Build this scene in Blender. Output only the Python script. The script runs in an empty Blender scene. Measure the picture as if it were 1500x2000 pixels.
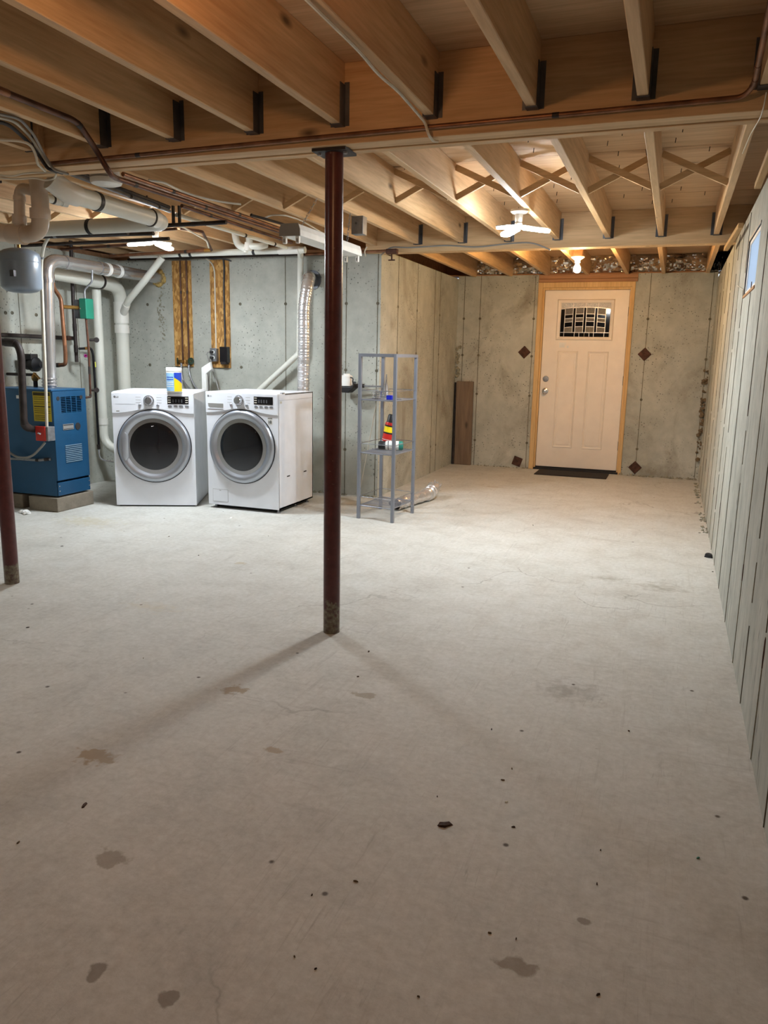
import bpy, bmesh, math, random
from mathutils import Vector, Matrix
random.seed(7)
scene = bpy.context.scene
col = scene.collection
PI = math.pi
# ------------------------------------------------------------------ camera
F_PX, CX, CY, CAM_H = 1514.0, 750.0, 1000.0, 1.265
YAW, PIT, ROL = math.radians(-20.0586), math.radians(11.3385), math.radians(-1.1146)
_f = Vector((math.sin(YAW)*math.cos(PIT), math.cos(YAW)*math.cos(PIT), -math.sin(PIT)))
_r0 = Vector((math.cos(YAW), -math.sin(YAW), 0)); _d0 = _f.cross(_r0)
_r = math.cos(ROL)*_r0 + math.sin(ROL)*_d0
_d = -math.sin(ROL)*_r0 + math.cos(ROL)*_d0
cam = bpy.data.cameras.new('camera'); cam_o = bpy.data.objects.new('camera', cam); col.objects.link(cam_o)
cam.sensor_fit = 'HORIZONTAL'; cam.sensor_width = 36.0; cam.lens = F_PX/1500.0*36.0
cam.clip_start = 0.05; cam.clip_end = 200
cam_o.matrix_world = Matrix(((_r.x, -_d.x, -_f.x, 0), (_r.y, -_d.y, -_f.y, 0), (_r.z, -_d.z, -_f.z, CAM_H), (0, 0, 0, 1)))
scene.camera = cam_o
def at(px, py, x=None, y=None, z=None):
    """survey helper: the point where the sight line of a pixel meets a known plane of the room"""
    d = _r*((px-CX)/F_PX) + _d*((py-CY)/F_PX) + _f
    o = Vector((0, 0, CAM_H))
    t = (x/d.x) if x is not None else (y/d.y) if y is not None else ((z-CAM_H)/d.z)
    return o + d*t
# ------------------------------------------------------------------ world, exposure
w = bpy.data.worlds.new('overcast_daylight'); scene.world = w; w.use_nodes = True
bg = w.node_tree.nodes['Background']; bg.inputs[0].default_value = (0.72, 0.84, 1.0, 1); bg.inputs[1].default_value = 0.6
vs = scene.view_settings
scene.display_settings.display_device = 'sRGB'
vs.view_transform = 'Standard'; vs.look = 'None'; vs.gamma = 1.0; vs.use_curve_mapping = False
vs.exposure = 1.5
LED_STRENGTH, LED_NEAR_STRENGTH, BULB_STRENGTH, NEAR_BULB_STRENGTH = 158.0, 25.0, 430.0, 104.0
# ------------------------------------------------------------------ room numbers (metres)
XR, XL, XS = 0.342, -5.22, -2.46        # right wall, left wall, side wall past the laundry
YB, YL, YN = 9.13, 6.55, -3.0           # door wall, laundry wall, wall behind the viewer
JB1, JB2, SUB = 2.163, 2.19, 2.395      # joist undersides, subfloor
WH = 2.15
# ------------------------------------------------------------------ materials
def srgb(r, g, b):
    f = lambda c: (c/255/12.92) if c <= 10 else ((c/255+0.055)/1.055)**2.4
    return (f(r), f(g), f(b), 1)
class NT:
    def __init__(s, name):
        s.m = bpy.data.materials.new(name); s.m.use_nodes = True
        s.t = s.m.node_tree; s.n = s.t.nodes; s.b = s.n['Principled BSDF']
    def node(s, typ, **kw):
        nd = s.n.new(typ)
        for k, v in kw.items():
            if k.startswith('i_'): nd.inputs[k[2:].replace('_', ' ')].default_value = v
            else: setattr(nd, k, v)
        return nd
    def link(s, a, b): s.t.links.new(a, b)
    def coords(s, kind='Object', scale=(1, 1, 1), rnd=False):
        if kind == 'World':
            src = s.node('ShaderNodeNewGeometry').outputs['Position']
        else:
            src = s.node('ShaderNodeTexCoord').outputs[kind]
        if rnd:
            oi = s.node('ShaderNodeObjectInfo'); mu = s.node('ShaderNodeMath', operation='MULTIPLY'); mu.inputs[1].default_value = 37.0
            s.link(oi.outputs['Random'], mu.inputs[0])
            ad = s.node('ShaderNodeVectorMath', operation='ADD'); s.link(src, ad.inputs[0]); s.link(mu.outputs[0], ad.inputs[1]); src = ad.outputs[0]
        mp = s.node('ShaderNodeMapping'); mp.inputs['Scale'].default_value = scale
        s.link(src, mp.inputs[0]); return mp.outputs[0]
    def noise(s, vec, scale, detail=4, rough=0.55, dist=0):
        nd = s.node('ShaderNodeTexNoise'); nd.inputs['Scale'].default_value = scale; nd.inputs['Detail'].default_value = detail
        nd.inputs['Roughness'].default_value = rough; nd.inputs['Distortion'].default_value = dist
        s.link(vec, nd.inputs['Vector']); return nd.outputs['Fac']
    def ramp(s, fac, stops):
        r = s.node('ShaderNodeValToRGB'); el = r.color_ramp.elements
        while len(el) < len(stops): el.new(0.5)
        for e, (p, c) in zip(el, stops): e.position = p; e.color = c if len(c) == 4 else (*c, 1)
        s.link(fac, r.inputs[0]); return r.outputs['Color']
    def mix(s, fac, a, b, mode='MIX'):
        m = s.node('ShaderNodeMix', data_type='RGBA', blend_type=mode)
        for inp, v in ((m.inputs[0], fac), (m.inputs[6], a), (m.inputs[7], b)):
            if hasattr(v, 'links') or hasattr(v, 'is_output'): s.link(v, inp)
            else: inp.default_value = v
        return m.outputs[2]
    def bump(s, h, strength=0.3, dist=0.01):
        b = s.node('ShaderNodeBump'); b.inputs['Strength'].default_value = strength; b.inputs['Distance'].default_value = dist
        s.link(h, b.inputs['Height']); s.link(b.outputs[0], s.b.inputs['Normal'])
    def set(s, **kw):
        for k, v in kw.items():
            inp = s.b.inputs[k.replace('_', ' ')]
            if hasattr(v, 'is_output'): s.link(v, inp)
            else: inp.default_value = v
        return s
BW = lambda a, b: [(a, (0, 0, 0, 1)), (b, (1, 1, 1, 1))]
def plain(name, c, rough=0.5, metal=0.0, var=0.06, vs_=8.0, bump=0.0, **kw):
    t = NT(name); v = t.coords('Object', rnd=True)
    n = t.noise(v, vs_, 3)
    lo = tuple(x*(1-var*2) for x in c[:3]) + (1,); hi = tuple(min(1, x*(1+var)) for x in c[:3]) + (1,)
    t.set(Base_Color=t.ramp(n, [(0.3, lo), (0.7, hi)]), Roughness=rough, Metallic=metal, **kw)
    if bump: t.bump(t.noise(v, vs_*8, 4), bump, 0.004)
    return t.m
def wood(name, c_lo, c_hi, axis=1, knots=True, rough=0.65):
    t = NT(name); sc = [9, 9, 9]; sc[axis] = 0.55
    v = t.coords('Object', tuple(sc), rnd=True)
    n1 = t.noise(v, 1.6, 5, 0.6, 0.8); n2 = t.noise(v, 9.0, 3, 0.6)
    base = t.ramp(n1, [(0.25, c_lo), (0.75, c_hi)])
    base = t.mix(0.22, base, t.ramp(n2, [(0.3, tuple(x*0.45 for x in c_lo[:3])+(1,)), (0.65, c_hi)]), 'MIX')
    if knots:
        s2 = [5, 5, 5]; s2[axis] = 2.1
        vk = t.coords('Object', tuple(s2), rnd=True)
        vo = t.node('ShaderNodeTexVoronoi'); vo.inputs['Scale'].default_value = 1.0; t.link(vk, vo.inputs['Vector'])
        k = t.ramp(vo.outputs['Distance'], [(0.03, (1, 1, 1, 1)), (0.12, (0, 0, 0, 1))])
        base = t.mix(k, base, tuple(x*0.28 for x in c_lo[:3])+(1,))
    t.set(Base_Color=base, Roughness=rough); t.bump(n2, 0.15, 0.004)
    return t.m
def concrete(name, c_lo, c_hi, streak=False, pits=True, sc=1.0, dirty=None):
    t = NT(name); v = t.coords('World')
    big = t.noise(v, 0.9*sc, 5, 0.6, 0.6); mid = t.noise(v, 7*sc, 5, 0.65)
    colr = t.ramp(big, [(0.3, c_lo), (0.68, c_hi)])
    colr = t.mix(0.32, colr, t.ramp(mid, [(0.3, tuple(x*0.72 for x in c_lo[:3])+(1,)), (0.7, c_hi)]))
    if dirty:
        dn = t.noise(t.coords('World', (1, 1, 0.8)), 1.7, 6, 0.65, 0.8)
        colr = t.mix(t.ramp(dn, BW(0.5, 0.78)), colr, dirty)
    if streak:
        vz = t.coords('World', (16, 16, 1.2)); st = t.noise(vz, 1.0, 5, 0.7)
        colr = t.mix(t.ramp(st, BW(0.5, 0.8)), colr, tuple(x*0.62 for x in c_lo[:3])+(1,))
        vf = t.coords('World', (40, 40, 7)); fl = t.noise(vf, 1.0, 2, 0.5)
        colr = t.mix(t.ramp(fl, BW(0.66, 0.74)), colr, tuple(x*0.28 for x in c_lo[:3])+(1,))
    h = mid
    if pits:
        vo = t.node('ShaderNodeTexVoronoi'); vo.inputs['Scale'].default_value = 34*sc; t.link(v, vo.inputs['Vector'])
        gate = t.ramp(t.noise(v, 3.0, 3), BW(0.42, 0.62))
        p = t.ramp(vo.outputs['Distance'], [(0.13, (1, 1, 1, 1)), (0.24, (0, 0, 0, 1))])
        pm = t.node('ShaderNodeMix', data_type='RGBA', blend_type='MULTIPLY'); pm.inputs[0].default_value = 1
        t.link(p, pm.inputs[6]); t.link(gate, pm.inputs[7])
        colr = t.mix(pm.outputs[2], colr, tuple(x*0.35 for x in c_lo[:3])+(1,))
    t.set(Base_Color=colr, Roughness=0.85); t.bump(h, 0.25, 0.01)
    return t
M = {}
M['wall'] = concrete('wall_concrete', srgb(152, 154, 145), srgb(196, 197, 187)).m
M['wall_b'] = concrete('door_wall_concrete', srgb(152, 154, 145), srgb(196, 197, 187), dirty=srgb(124, 117, 102)).m
M['wall_r'] = concrete('board_formed_concrete', srgb(152, 154, 145), srgb(196, 197, 187), streak=True, pits=False).m
M['seam'] = plain('seam_concrete', srgb(112, 106, 90), 0.9, var=0.2, vs_=30)
M['seam_pale'] = plain('seam_pale_concrete', srgb(150, 146, 128), 0.9, var=0.2, vs_=30)
M['block'] = concrete('block_concrete', srgb(110, 100, 88), srgb(150, 140, 124), sc=2).m
M['joist'] = wood('joist_pine', srgb(184, 144, 102), srgb(226, 192, 148))
M['beam'] = wood('beam_pine', srgb(184, 144, 102), srgb(226, 192, 148), axis=0)
M['joist3'] = M['joist']
M['strut'] = wood('bridging_pine', srgb(192, 154, 110), srgb(226, 192, 146), axis=0, knots=False)
M['ply'] = wood('subfloor_plywood', srgb(182, 144, 106), srgb(222, 188, 146), axis=0)
M['sill'] = wood('sill_wood', srgb(140, 96, 66), srgb(186, 138, 98), axis=0)
M['jamb'] = wood('jamb_pine', srgb(196, 156, 100), srgb(228, 194, 140), axis=2, knots=False)
M['plank'] = wood('weathered_plank', srgb(96, 80, 66), srgb(140, 118, 98), axis=2)
M['tanwood'] = wood('tan_lath', srgb(178, 140, 92), srgb(206, 170, 120), knots=False)
M['white'] = plain('white_enamel', srgb(234, 237, 244), 0.28, var=0.015)
M['whiteside'] = plain('white_side_steel', srgb(228, 231, 238), 0.35, var=0.03)
M['doorpaint'] = plain('door_paint', srgb(236, 226, 214), 0.45, var=0.02)
M['chrome_ring'] = plain('satin_silver', srgb(178, 182, 190), 0.32, 0.75, var=0.03)
M['silver'] = plain('bright_silver', srgb(205, 208, 214), 0.2, 0.9, var=0.03)
M['darkglass'] = plain('dark_glass', srgb(16, 16, 19), 0.06, 0.0, var=0.05)
M['blackgloss'] = plain('black_gloss', srgb(20, 18, 22), 0.22)
M['black'] = plain('black_plastic', srgb(24, 23, 26), 0.5)
M['rubber'] = plain('dark_rubber', srgb(34, 33, 34), 0.8)
M['pvc'] = plain('white_pvc', srgb(216, 216, 206), 0.38, var=0.05, vs_=3)
M['pvc_old'] = plain('aged_pvc', srgb(206, 190, 172), 0.42, var=0.08, vs_=4)
M['cuff'] = plain('pvc_fitting', srgb(226, 224, 216), 0.35, var=0.03)
M['copper'] = plain('old_copper', srgb(134, 92, 66), 0.4, 0.6, var=0.25, vs_=12)
M['copperdark'] = plain('dark_copper', srgb(98, 66, 52), 0.45, 0.6, var=0.25, vs_=12)
M['brass'] = plain('brass', srgb(176, 132, 70), 0.3, 0.8, var=0.15)
M['iron'] = plain('black_iron', srgb(58, 50, 48), 0.55, 0.4, var=0.25, vs_=14, bump=0.2)
M['rust'] = plain('rusted_steel', srgb(84, 54, 42), 0.8, 0.2, var=0.3, vs_=20, bump=0.4)
M['stainless'] = plain('stainless_flue', srgb(200, 198, 198), 0.22, 0.8, var=0.08)
M['galv'] = plain('galvanised', srgb(150, 152, 156), 0.45, 0.7, var=0.15, vs_=20)
M['hanger'] = plain('hanger_steel', srgb(104, 106, 112), 0.5, 0.7, var=0.2)
M['boiler'] = plain('boiler_blue', srgb(26, 78, 116), 0.38, 0.15, var=0.08, vs_=3)
M['boilerdark'] = plain('boiler_slot', srgb(14, 26, 44), 0.6)
M['boilerslat'] = plain('boiler_louvre', srgb(120, 146, 164), 0.4)
M['tank'] = plain('tank_grey', srgb(128, 138, 150), 0.3, 0.1, var=0.05)
M['yellow'] = plain('label_yellow', srgb(206, 186, 40), 0.6)
M['print'] = plain('label_print', srgb(70, 62, 24), 0.7)
M['red'] = plain('switch_red', srgb(190, 44, 34), 0.45)
M['green'] = plain('control_green', srgb(24, 112, 90), 0.45)
M['pink'] = plain('pink_tag', srgb(226, 90, 190), 0.5)
M['ltyellow'] = plain('tape_yellow', srgb(214, 216, 90), 0.5)
M['rack'] = plain('rack_grey', srgb(140, 144, 154), 0.4, 0.4, var=0.04)
M['blue'] = plain('blue_plastic', srgb(24, 40, 190), 0.4)
M['redlabel'] = plain('red_label', srgb(196, 36, 30), 0.4)
M['yel2'] = plain('yellow_label', srgb(246, 220, 20), 0.4)
M['blue2'] = plain('blue_label', srgb(28, 70, 190), 0.4)
M['sky'] = plain('pale_blue_label', srgb(150, 196, 232), 0.4, var=0.1, vs_=40)
M['teal'] = plain('teal_plastic', srgb(40, 130, 116), 0.4)
M['offwhite'] = plain('offwhite_plastic', srgb(232, 232, 228), 0.4)
M['cable'] = plain('white_cable', srgb(206, 200, 184), 0.5)
M['cablegrey'] = plain('grey_cable', srgb(140, 138, 134), 0.5)
M['porcelain'] = plain('porcelain', srgb(232, 226, 214), 0.3)
M['mat'] = plain('doormat', srgb(46, 40, 38), 0.95, var=0.2, vs_=60, bump=0.6)
M['lead'] = plain('lead_came', srgb(176, 172, 168), 0.35, 0.6)
M['foil'] = plain('foil_facing', srgb(222, 220, 220), 0.26, 0.72, var=0.06)
M['foil_batt'] = plain('foil_batt_facing', srgb(226, 224, 222), 0.16, 0.95, var=0.06)
M['bag'] = plain('black_bag', srgb(14, 15, 20), 0.25, var=0.2)
M['leaf'] = plain('dry_leaf', srgb(70, 46, 32), 0.8, var=0.3, vs_=60)
M['chip'] = plain('wood_chip', srgb(112, 96, 74), 0.9, var=0.2, vs_=60)
M['foam'] = plain('yellow_foam', srgb(190, 160, 96), 0.9, var=0.25, vs_=30, bump=0.6)
M['darkgreen'] = plain('dark_green_handle', srgb(30, 52, 34), 0.5)
M['nail'] = plain('nail_steel', srgb(52, 40, 34), 0.6, 0.5)
def osb():
    t = NT('strand_board'); v = t.coords('Object', (64, 64, 26), rnd=True)
    vo = t.node('ShaderNodeTexVoronoi'); vo.inputs['Scale'].default_value = 1; t.link(v, vo.inputs['Vector'])
    sx = t.node('ShaderNodeSeparateColor'); t.link(vo.outputs['Color'], sx.inputs[0])
    c = t.ramp(sx.outputs[0], [(0, srgb(142, 100, 50)), (0.45, srgb(170, 122, 60)), (0.8, srgb(196, 150, 84)), (1, srgb(210, 168, 104))])
    n = t.noise(v, 2.4, 4); c = t.mix(t.ramp(n, BW(0.58, 0.85)), c, srgb(146, 100, 44))
    t.set(Base_Color=c, Roughness=0.75); t.bump(n, 0.3, 0.004); return t.m
M['osb'] = osb()
def post_paint():
    t = NT('oxblood_paint'); v = t.coords('World')
    n = t.noise(v, 26, 4, 0.6); n2 = t.noise(v, 9, 4, 0.7)
    sep = t.node('ShaderNodeSeparateXYZ'); t.link(v, sep.inputs[0])
    # flaked band near the foot: paint wear with its own ragged edge
    hm = t.node('ShaderNodeMapRange'); hm.inputs[1].default_value = 0.05; hm.inputs[2].default_value = 0.26; hm.inputs[3].default_value = 0.30; hm.inputs[4].default_value = -0.32
    t.link(sep.outputs[2], hm.inputs[0])
    ad = t.node('ShaderNodeMath', operation='ADD'); t.link(hm.outputs[0], ad.inputs[0]); t.link(n2, ad.inputs[1])
    worn = t.ramp(ad.outputs[0], BW(0.60, 0.66))
    c = t.ramp(n, [(0.35, srgb(76, 36, 37)), (0.7, srgb(94, 46, 45))])
    under = t.ramp(t.noise(v, 60, 3), [(0.35, srgb(84, 60, 54)), (0.55, srgb(112, 104, 84)), (0.75, srgb(140, 134, 120))])
    fl = t.ramp(t.noise(v, 48, 2), BW(0.72, 0.75))
    c = t.mix(worn, c, under); c = t.mix(fl, c, srgb(120, 88, 80))
    t.set(Base_Color=c, Roughness=0.3); t.bump(n2, 0.1, 0.003); return t.m
M['post'] = post_paint()
def emit(name, c, strength):
    m = bpy.data.materials.new(name); m.use_nodes = True; nt = m.node_tree; nt.nodes.clear()
    e = nt.nodes.new('ShaderNodeEmission'); o = nt.nodes.new('ShaderNodeOutputMaterial')
    e.inputs[0].default_value = c; e.inputs[1].default_value = strength; nt.links.new(e.outputs[0], o.inputs[0]); return m
M['led'] = emit('led_glow', (0.86, 0.94, 1.0, 1), LED_STRENGTH)
M['led_near'] = emit('led_glow_dim', (1.0, 0.95, 0.88, 1), LED_NEAR_STRENGTH)
M['bulb'] = emit('warm_bulb_glow', (1.0, 0.62, 0.26, 1), BULB_STRENGTH)
M['bulb_near'] = emit('warm_bulb_glow_near', (1.0, 0.52, 0.24, 1), NEAR_BULB_STRENGTH)
def glass(name, tint=(1, 1, 1, 1), rough=0.02):
    m = bpy.data.materials.new(name); m.use_nodes = True; nt = m.node_tree; nt.nodes.clear()
    g = nt.nodes.new('ShaderNodeBsdfGlossy'); tr = nt.nodes.new('ShaderNodeBsdfTransparent'); mx = nt.nodes.new('ShaderNodeMixShader')
    o = nt.nodes.new('ShaderNodeOutputMaterial'); g.inputs['Roughness'].default_value = rough; tr.inputs[0].default_value = tint
    fr = nt.nodes.new('ShaderNodeFresnel'); fr.inputs[0].default_value = 1.45
    nt.links.new(fr.outputs[0], mx.inputs[0]); nt.links.new(tr.outputs[0], mx.inputs[1]); nt.links.new(g.outputs[0], mx.inputs[2]); nt.links.new(mx.outputs[0], o.inputs[0]); return m
def frosted(name):
    m = bpy.data.materials.new(name); m.use_nodes = True; nt = m.node_tree; nt.nodes.clear()
    a = nt.nodes.new('ShaderNodeBsdfTranslucent'); b = nt.nodes.new('ShaderNodeBsdfGlossy'); mx = nt.nodes.new('ShaderNodeMixShader'); o = nt.nodes.new('ShaderNodeOutputMaterial')
    a.inputs[0].default_value = (.86, .92, 1, 1); b.inputs['Roughness'].default_value = .15; mx.inputs[0].default_value = .06
    nt.links.new(a.outputs[0], mx.inputs[1]); nt.links.new(b.outputs[0], mx.inputs[2]); nt.links.new(mx.outputs[0], o.inputs[0]); return m
M['pane'] = frosted('frosted_window_glass')
M['doorglass'] = glass('washer_bowl_glass', (0.34, 0.35, 0.38, 1), 0.03)
def texglass(name, c):
    t = NT(name); v = t.coords('World'); n = t.noise(v, 130, 3, 0.7)
    t.set(Base_Color=t.ramp(n, [(0.3, tuple(x*0.4 for x in c[:3])+(1,)), (0.7, c)]), Roughness=0.12, Metallic=0.35); t.bump(n, 0.9, 0.006); return t.m
M['texglass'] = texglass('textured_pane', srgb(150, 146, 140))
M['crystal'] = texglass('bright_textured_pane', srgb(250, 250, 250))
def floor_mat():
    t = NT('floor_concrete'); v = t.coords('World')
    big = t.noise(v, 0.55, 6, 0.62, 0.8); mid = t.noise(v, 4.5, 6, 0.68, 0.5); fine = t.noise(v, 38, 4, 0.7)
    c = t.ramp(big, [(0.28, srgb(174, 172, 164)), (0.5, srgb(196, 196, 188)), (0.72, srgb(210, 211, 206))])
    c = t.mix(0.62, c, t.ramp(mid, [(0.28, srgb(160, 156, 147)), (0.5, srgb(194, 193, 186)), (0.74, srgb(214, 214, 211))]))
    c = t.mix(0.26, c, t.ramp(fine, [(0.3, srgb(140, 134, 122)), (0.7, srgb(218, 217, 212))]))
    # trowel sweeps and scuffs
    for rot, sc, amt, thr in ((0.5, (60, 2.2, 1), 0.30, (0.60, 0.74)), (-0.9, (46, 3.6, 1), 0.26, (0.61, 0.74)), (1.2, (34, 3.2, 1), 0.24, (0.60, 0.74)), (0.05, (4, 26, 1), 0.24, (0.56, 0.72)), (2.2, (90, 7, 1), 0.34, (0.63, 0.74))):
        mp = t.node('ShaderNodeMapping'); mp.inputs['Rotation'].default_value = (0, 0, rot); mp.inputs['Scale'].default_value = sc
        src = t.node('ShaderNodeNewGeometry').outputs['Position']; t.link(src, mp.inputs[0])
        s = t.ramp(t.noise(mp.outputs[0], 1.0, 3, 0.6, 1.2), BW(*thr))
        gate = t.ramp(t.noise(v, 1.1+abs(rot), 3), BW(0.42, 0.62))
        mm = t.node('ShaderNodeMix', data_type='RGBA', blend_type='MULTIPLY'); mm.inputs[0].default_value = 1; t.link(s, mm.inputs[6]); t.link(gate, mm.inputs[7])
        am = t.node('ShaderNodeMath', operation='MULTIPLY'); am.inputs[1].default_value = amt; t.link(mm.outputs[2], am.inputs[0])
        c = t.mix(am.outputs[0], c, srgb(116, 108, 98))
    # hairline cracks, only in places
    vw = t.node('ShaderNodeVectorMath', operation='ADD'); nn = t.node('ShaderNodeTexNoise'); nn.inputs['Scale'].default_value = 2.2; nn.inputs['Detail'].default_value = 5
    t.link(v, nn.inputs['Vector']); t.link(v, vw.inputs[0]); t.link(nn.outputs['Color'], vw.inputs[1])
    vo = t.node('ShaderNodeTexVoronoi', feature='DISTANCE_TO_EDGE'); vo.inputs['Scale'].default_value = 0.62; t.link(vw.outputs[0], vo.inputs['Vector'])
    cr = t.ramp(vo.outputs['Distance'], [(0.0015, (1, 1, 1, 1)), (0.006, (0, 0, 0, 1))]); gate = t.ramp(t.noise(v, 0.9, 2), BW(0.5, 0.6))
    mm = t.node('ShaderNodeMix', data_type='RGBA', blend_type='MULTIPLY'); mm.inputs[0].default_value = 1; t.link(cr, mm.inputs[6]); t.link(gate, mm.inputs[7])
    am = t.node('ShaderNodeMath', operation='MULTIPLY'); am.inputs[1].default_value = 0.55; t.link(mm.outputs[2], am.inputs[0])
    c = t.mix(am.outputs[0], c, srgb(104, 94, 82))
    # spots and specks
    vs2 = t.node('ShaderNodeTexVoronoi'); vs2.inputs['Scale'].default_value = 5.0; t.link(v, vs2.inputs['Vector'])
    c = t.mix(t.ramp(vs2.outputs['Distance'], [(0.025, (1, 1, 1, 1)), (0.05, (0, 0, 0, 1))]), c, srgb(84, 74, 62))
    # stains and a soft grey patch, each with its own shape (x, y, rx, ry, colour, strength)
    dn = t.node('ShaderNodeTexNoise'); dn.inputs['Scale'].default_value = 22; dn.inputs['Detail'].default_value = 5; t.link(v, dn.inputs['Vector'])
    for (px, py, rx, ry, cc, st) in ((452, 1347, .055, .05, srgb(150, 128, 96), .8), (186, 1478, .085, .05, srgb(158, 138, 108), .8), (535, 1465, .03, .025, srgb(158, 136, 104), .7),
            (712, 1358, .05, .03, srgb(140, 124, 98), .6), (470, 1100, .05, .03, srgb(170, 154, 120), .6), (1290, 1148, .20, .12, srgb(132, 124, 108), .55), (1190, 1130, .15, .07, srgb(134, 126, 110), .5),
            (1110, 1350, .16, .13, srgb(128, 120, 108), .55), (190, 1898, .022, .034, srgb(112, 100, 86), .7), (328, 1950, .020, .026, srgb(112, 100, 86), .7),  # first entry here: soft patch, darker and greyer than the slab
            (216, 1676, .06, .04, srgb(128, 114, 94), .6), (1138, 1798, .022, .014, srgb(122, 110, 96), .7), (1012, 1884, .045, .03, srgb(110, 90, 64), .6), (170, 1018, .35, .2, srgb(176, 164, 126), .5),
            (965, 951, .16, .05, srgb(140, 124, 98), .6), (300, 1185, .2, .1, srgb(184, 170, 140), .4)):
        p = at(px, py, z=0)
        sb = t.node('ShaderNodeVectorMath', operation='SUBTRACT'); t.link(v, sb.inputs[0]); sb.inputs[1].default_value = (p.x, p.y, 0)
        dv = t.node('ShaderNodeVectorMath', operation='DIVIDE'); t.link(sb.outputs[0], dv.inputs[0]); dv.inputs[1].default_value = (rx, ry, 1)
        ln = t.node('ShaderNodeVectorMath', operation='LENGTH'); t.link(dv.outputs[0], ln.inputs[0])
        ad = t.node('ShaderNodeMath', operation='MULTIPLY_ADD'); t.link(dn.outputs['Fac'], ad.inputs[0]); ad.inputs[1].default_value = 2.6; t.link(ln.outputs['Value'], ad.inputs[2])
        soft = 0.28 if max(rx, ry) < .1 else 0.9
        mr = t.node('ShaderNodeMapRange'); mr.inputs[1].default_value = 2.2-soft; mr.inputs[2].default_value = 2.2; mr.inputs[3].default_value = st; mr.inputs[4].default_value = 0
        t.link(ad.outputs[0], mr.inputs[0]); c = t.mix(mr.outputs[0], c, cc)
    t.set(Base_Color=c, Roughness=t.ramp(mid, [(0.3, (.62,)*3), (0.7, (.8,)*3)])); t.bump(fine, 0.12, 0.006)
    return t.m
M['floor'] = floor_mat()
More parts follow.
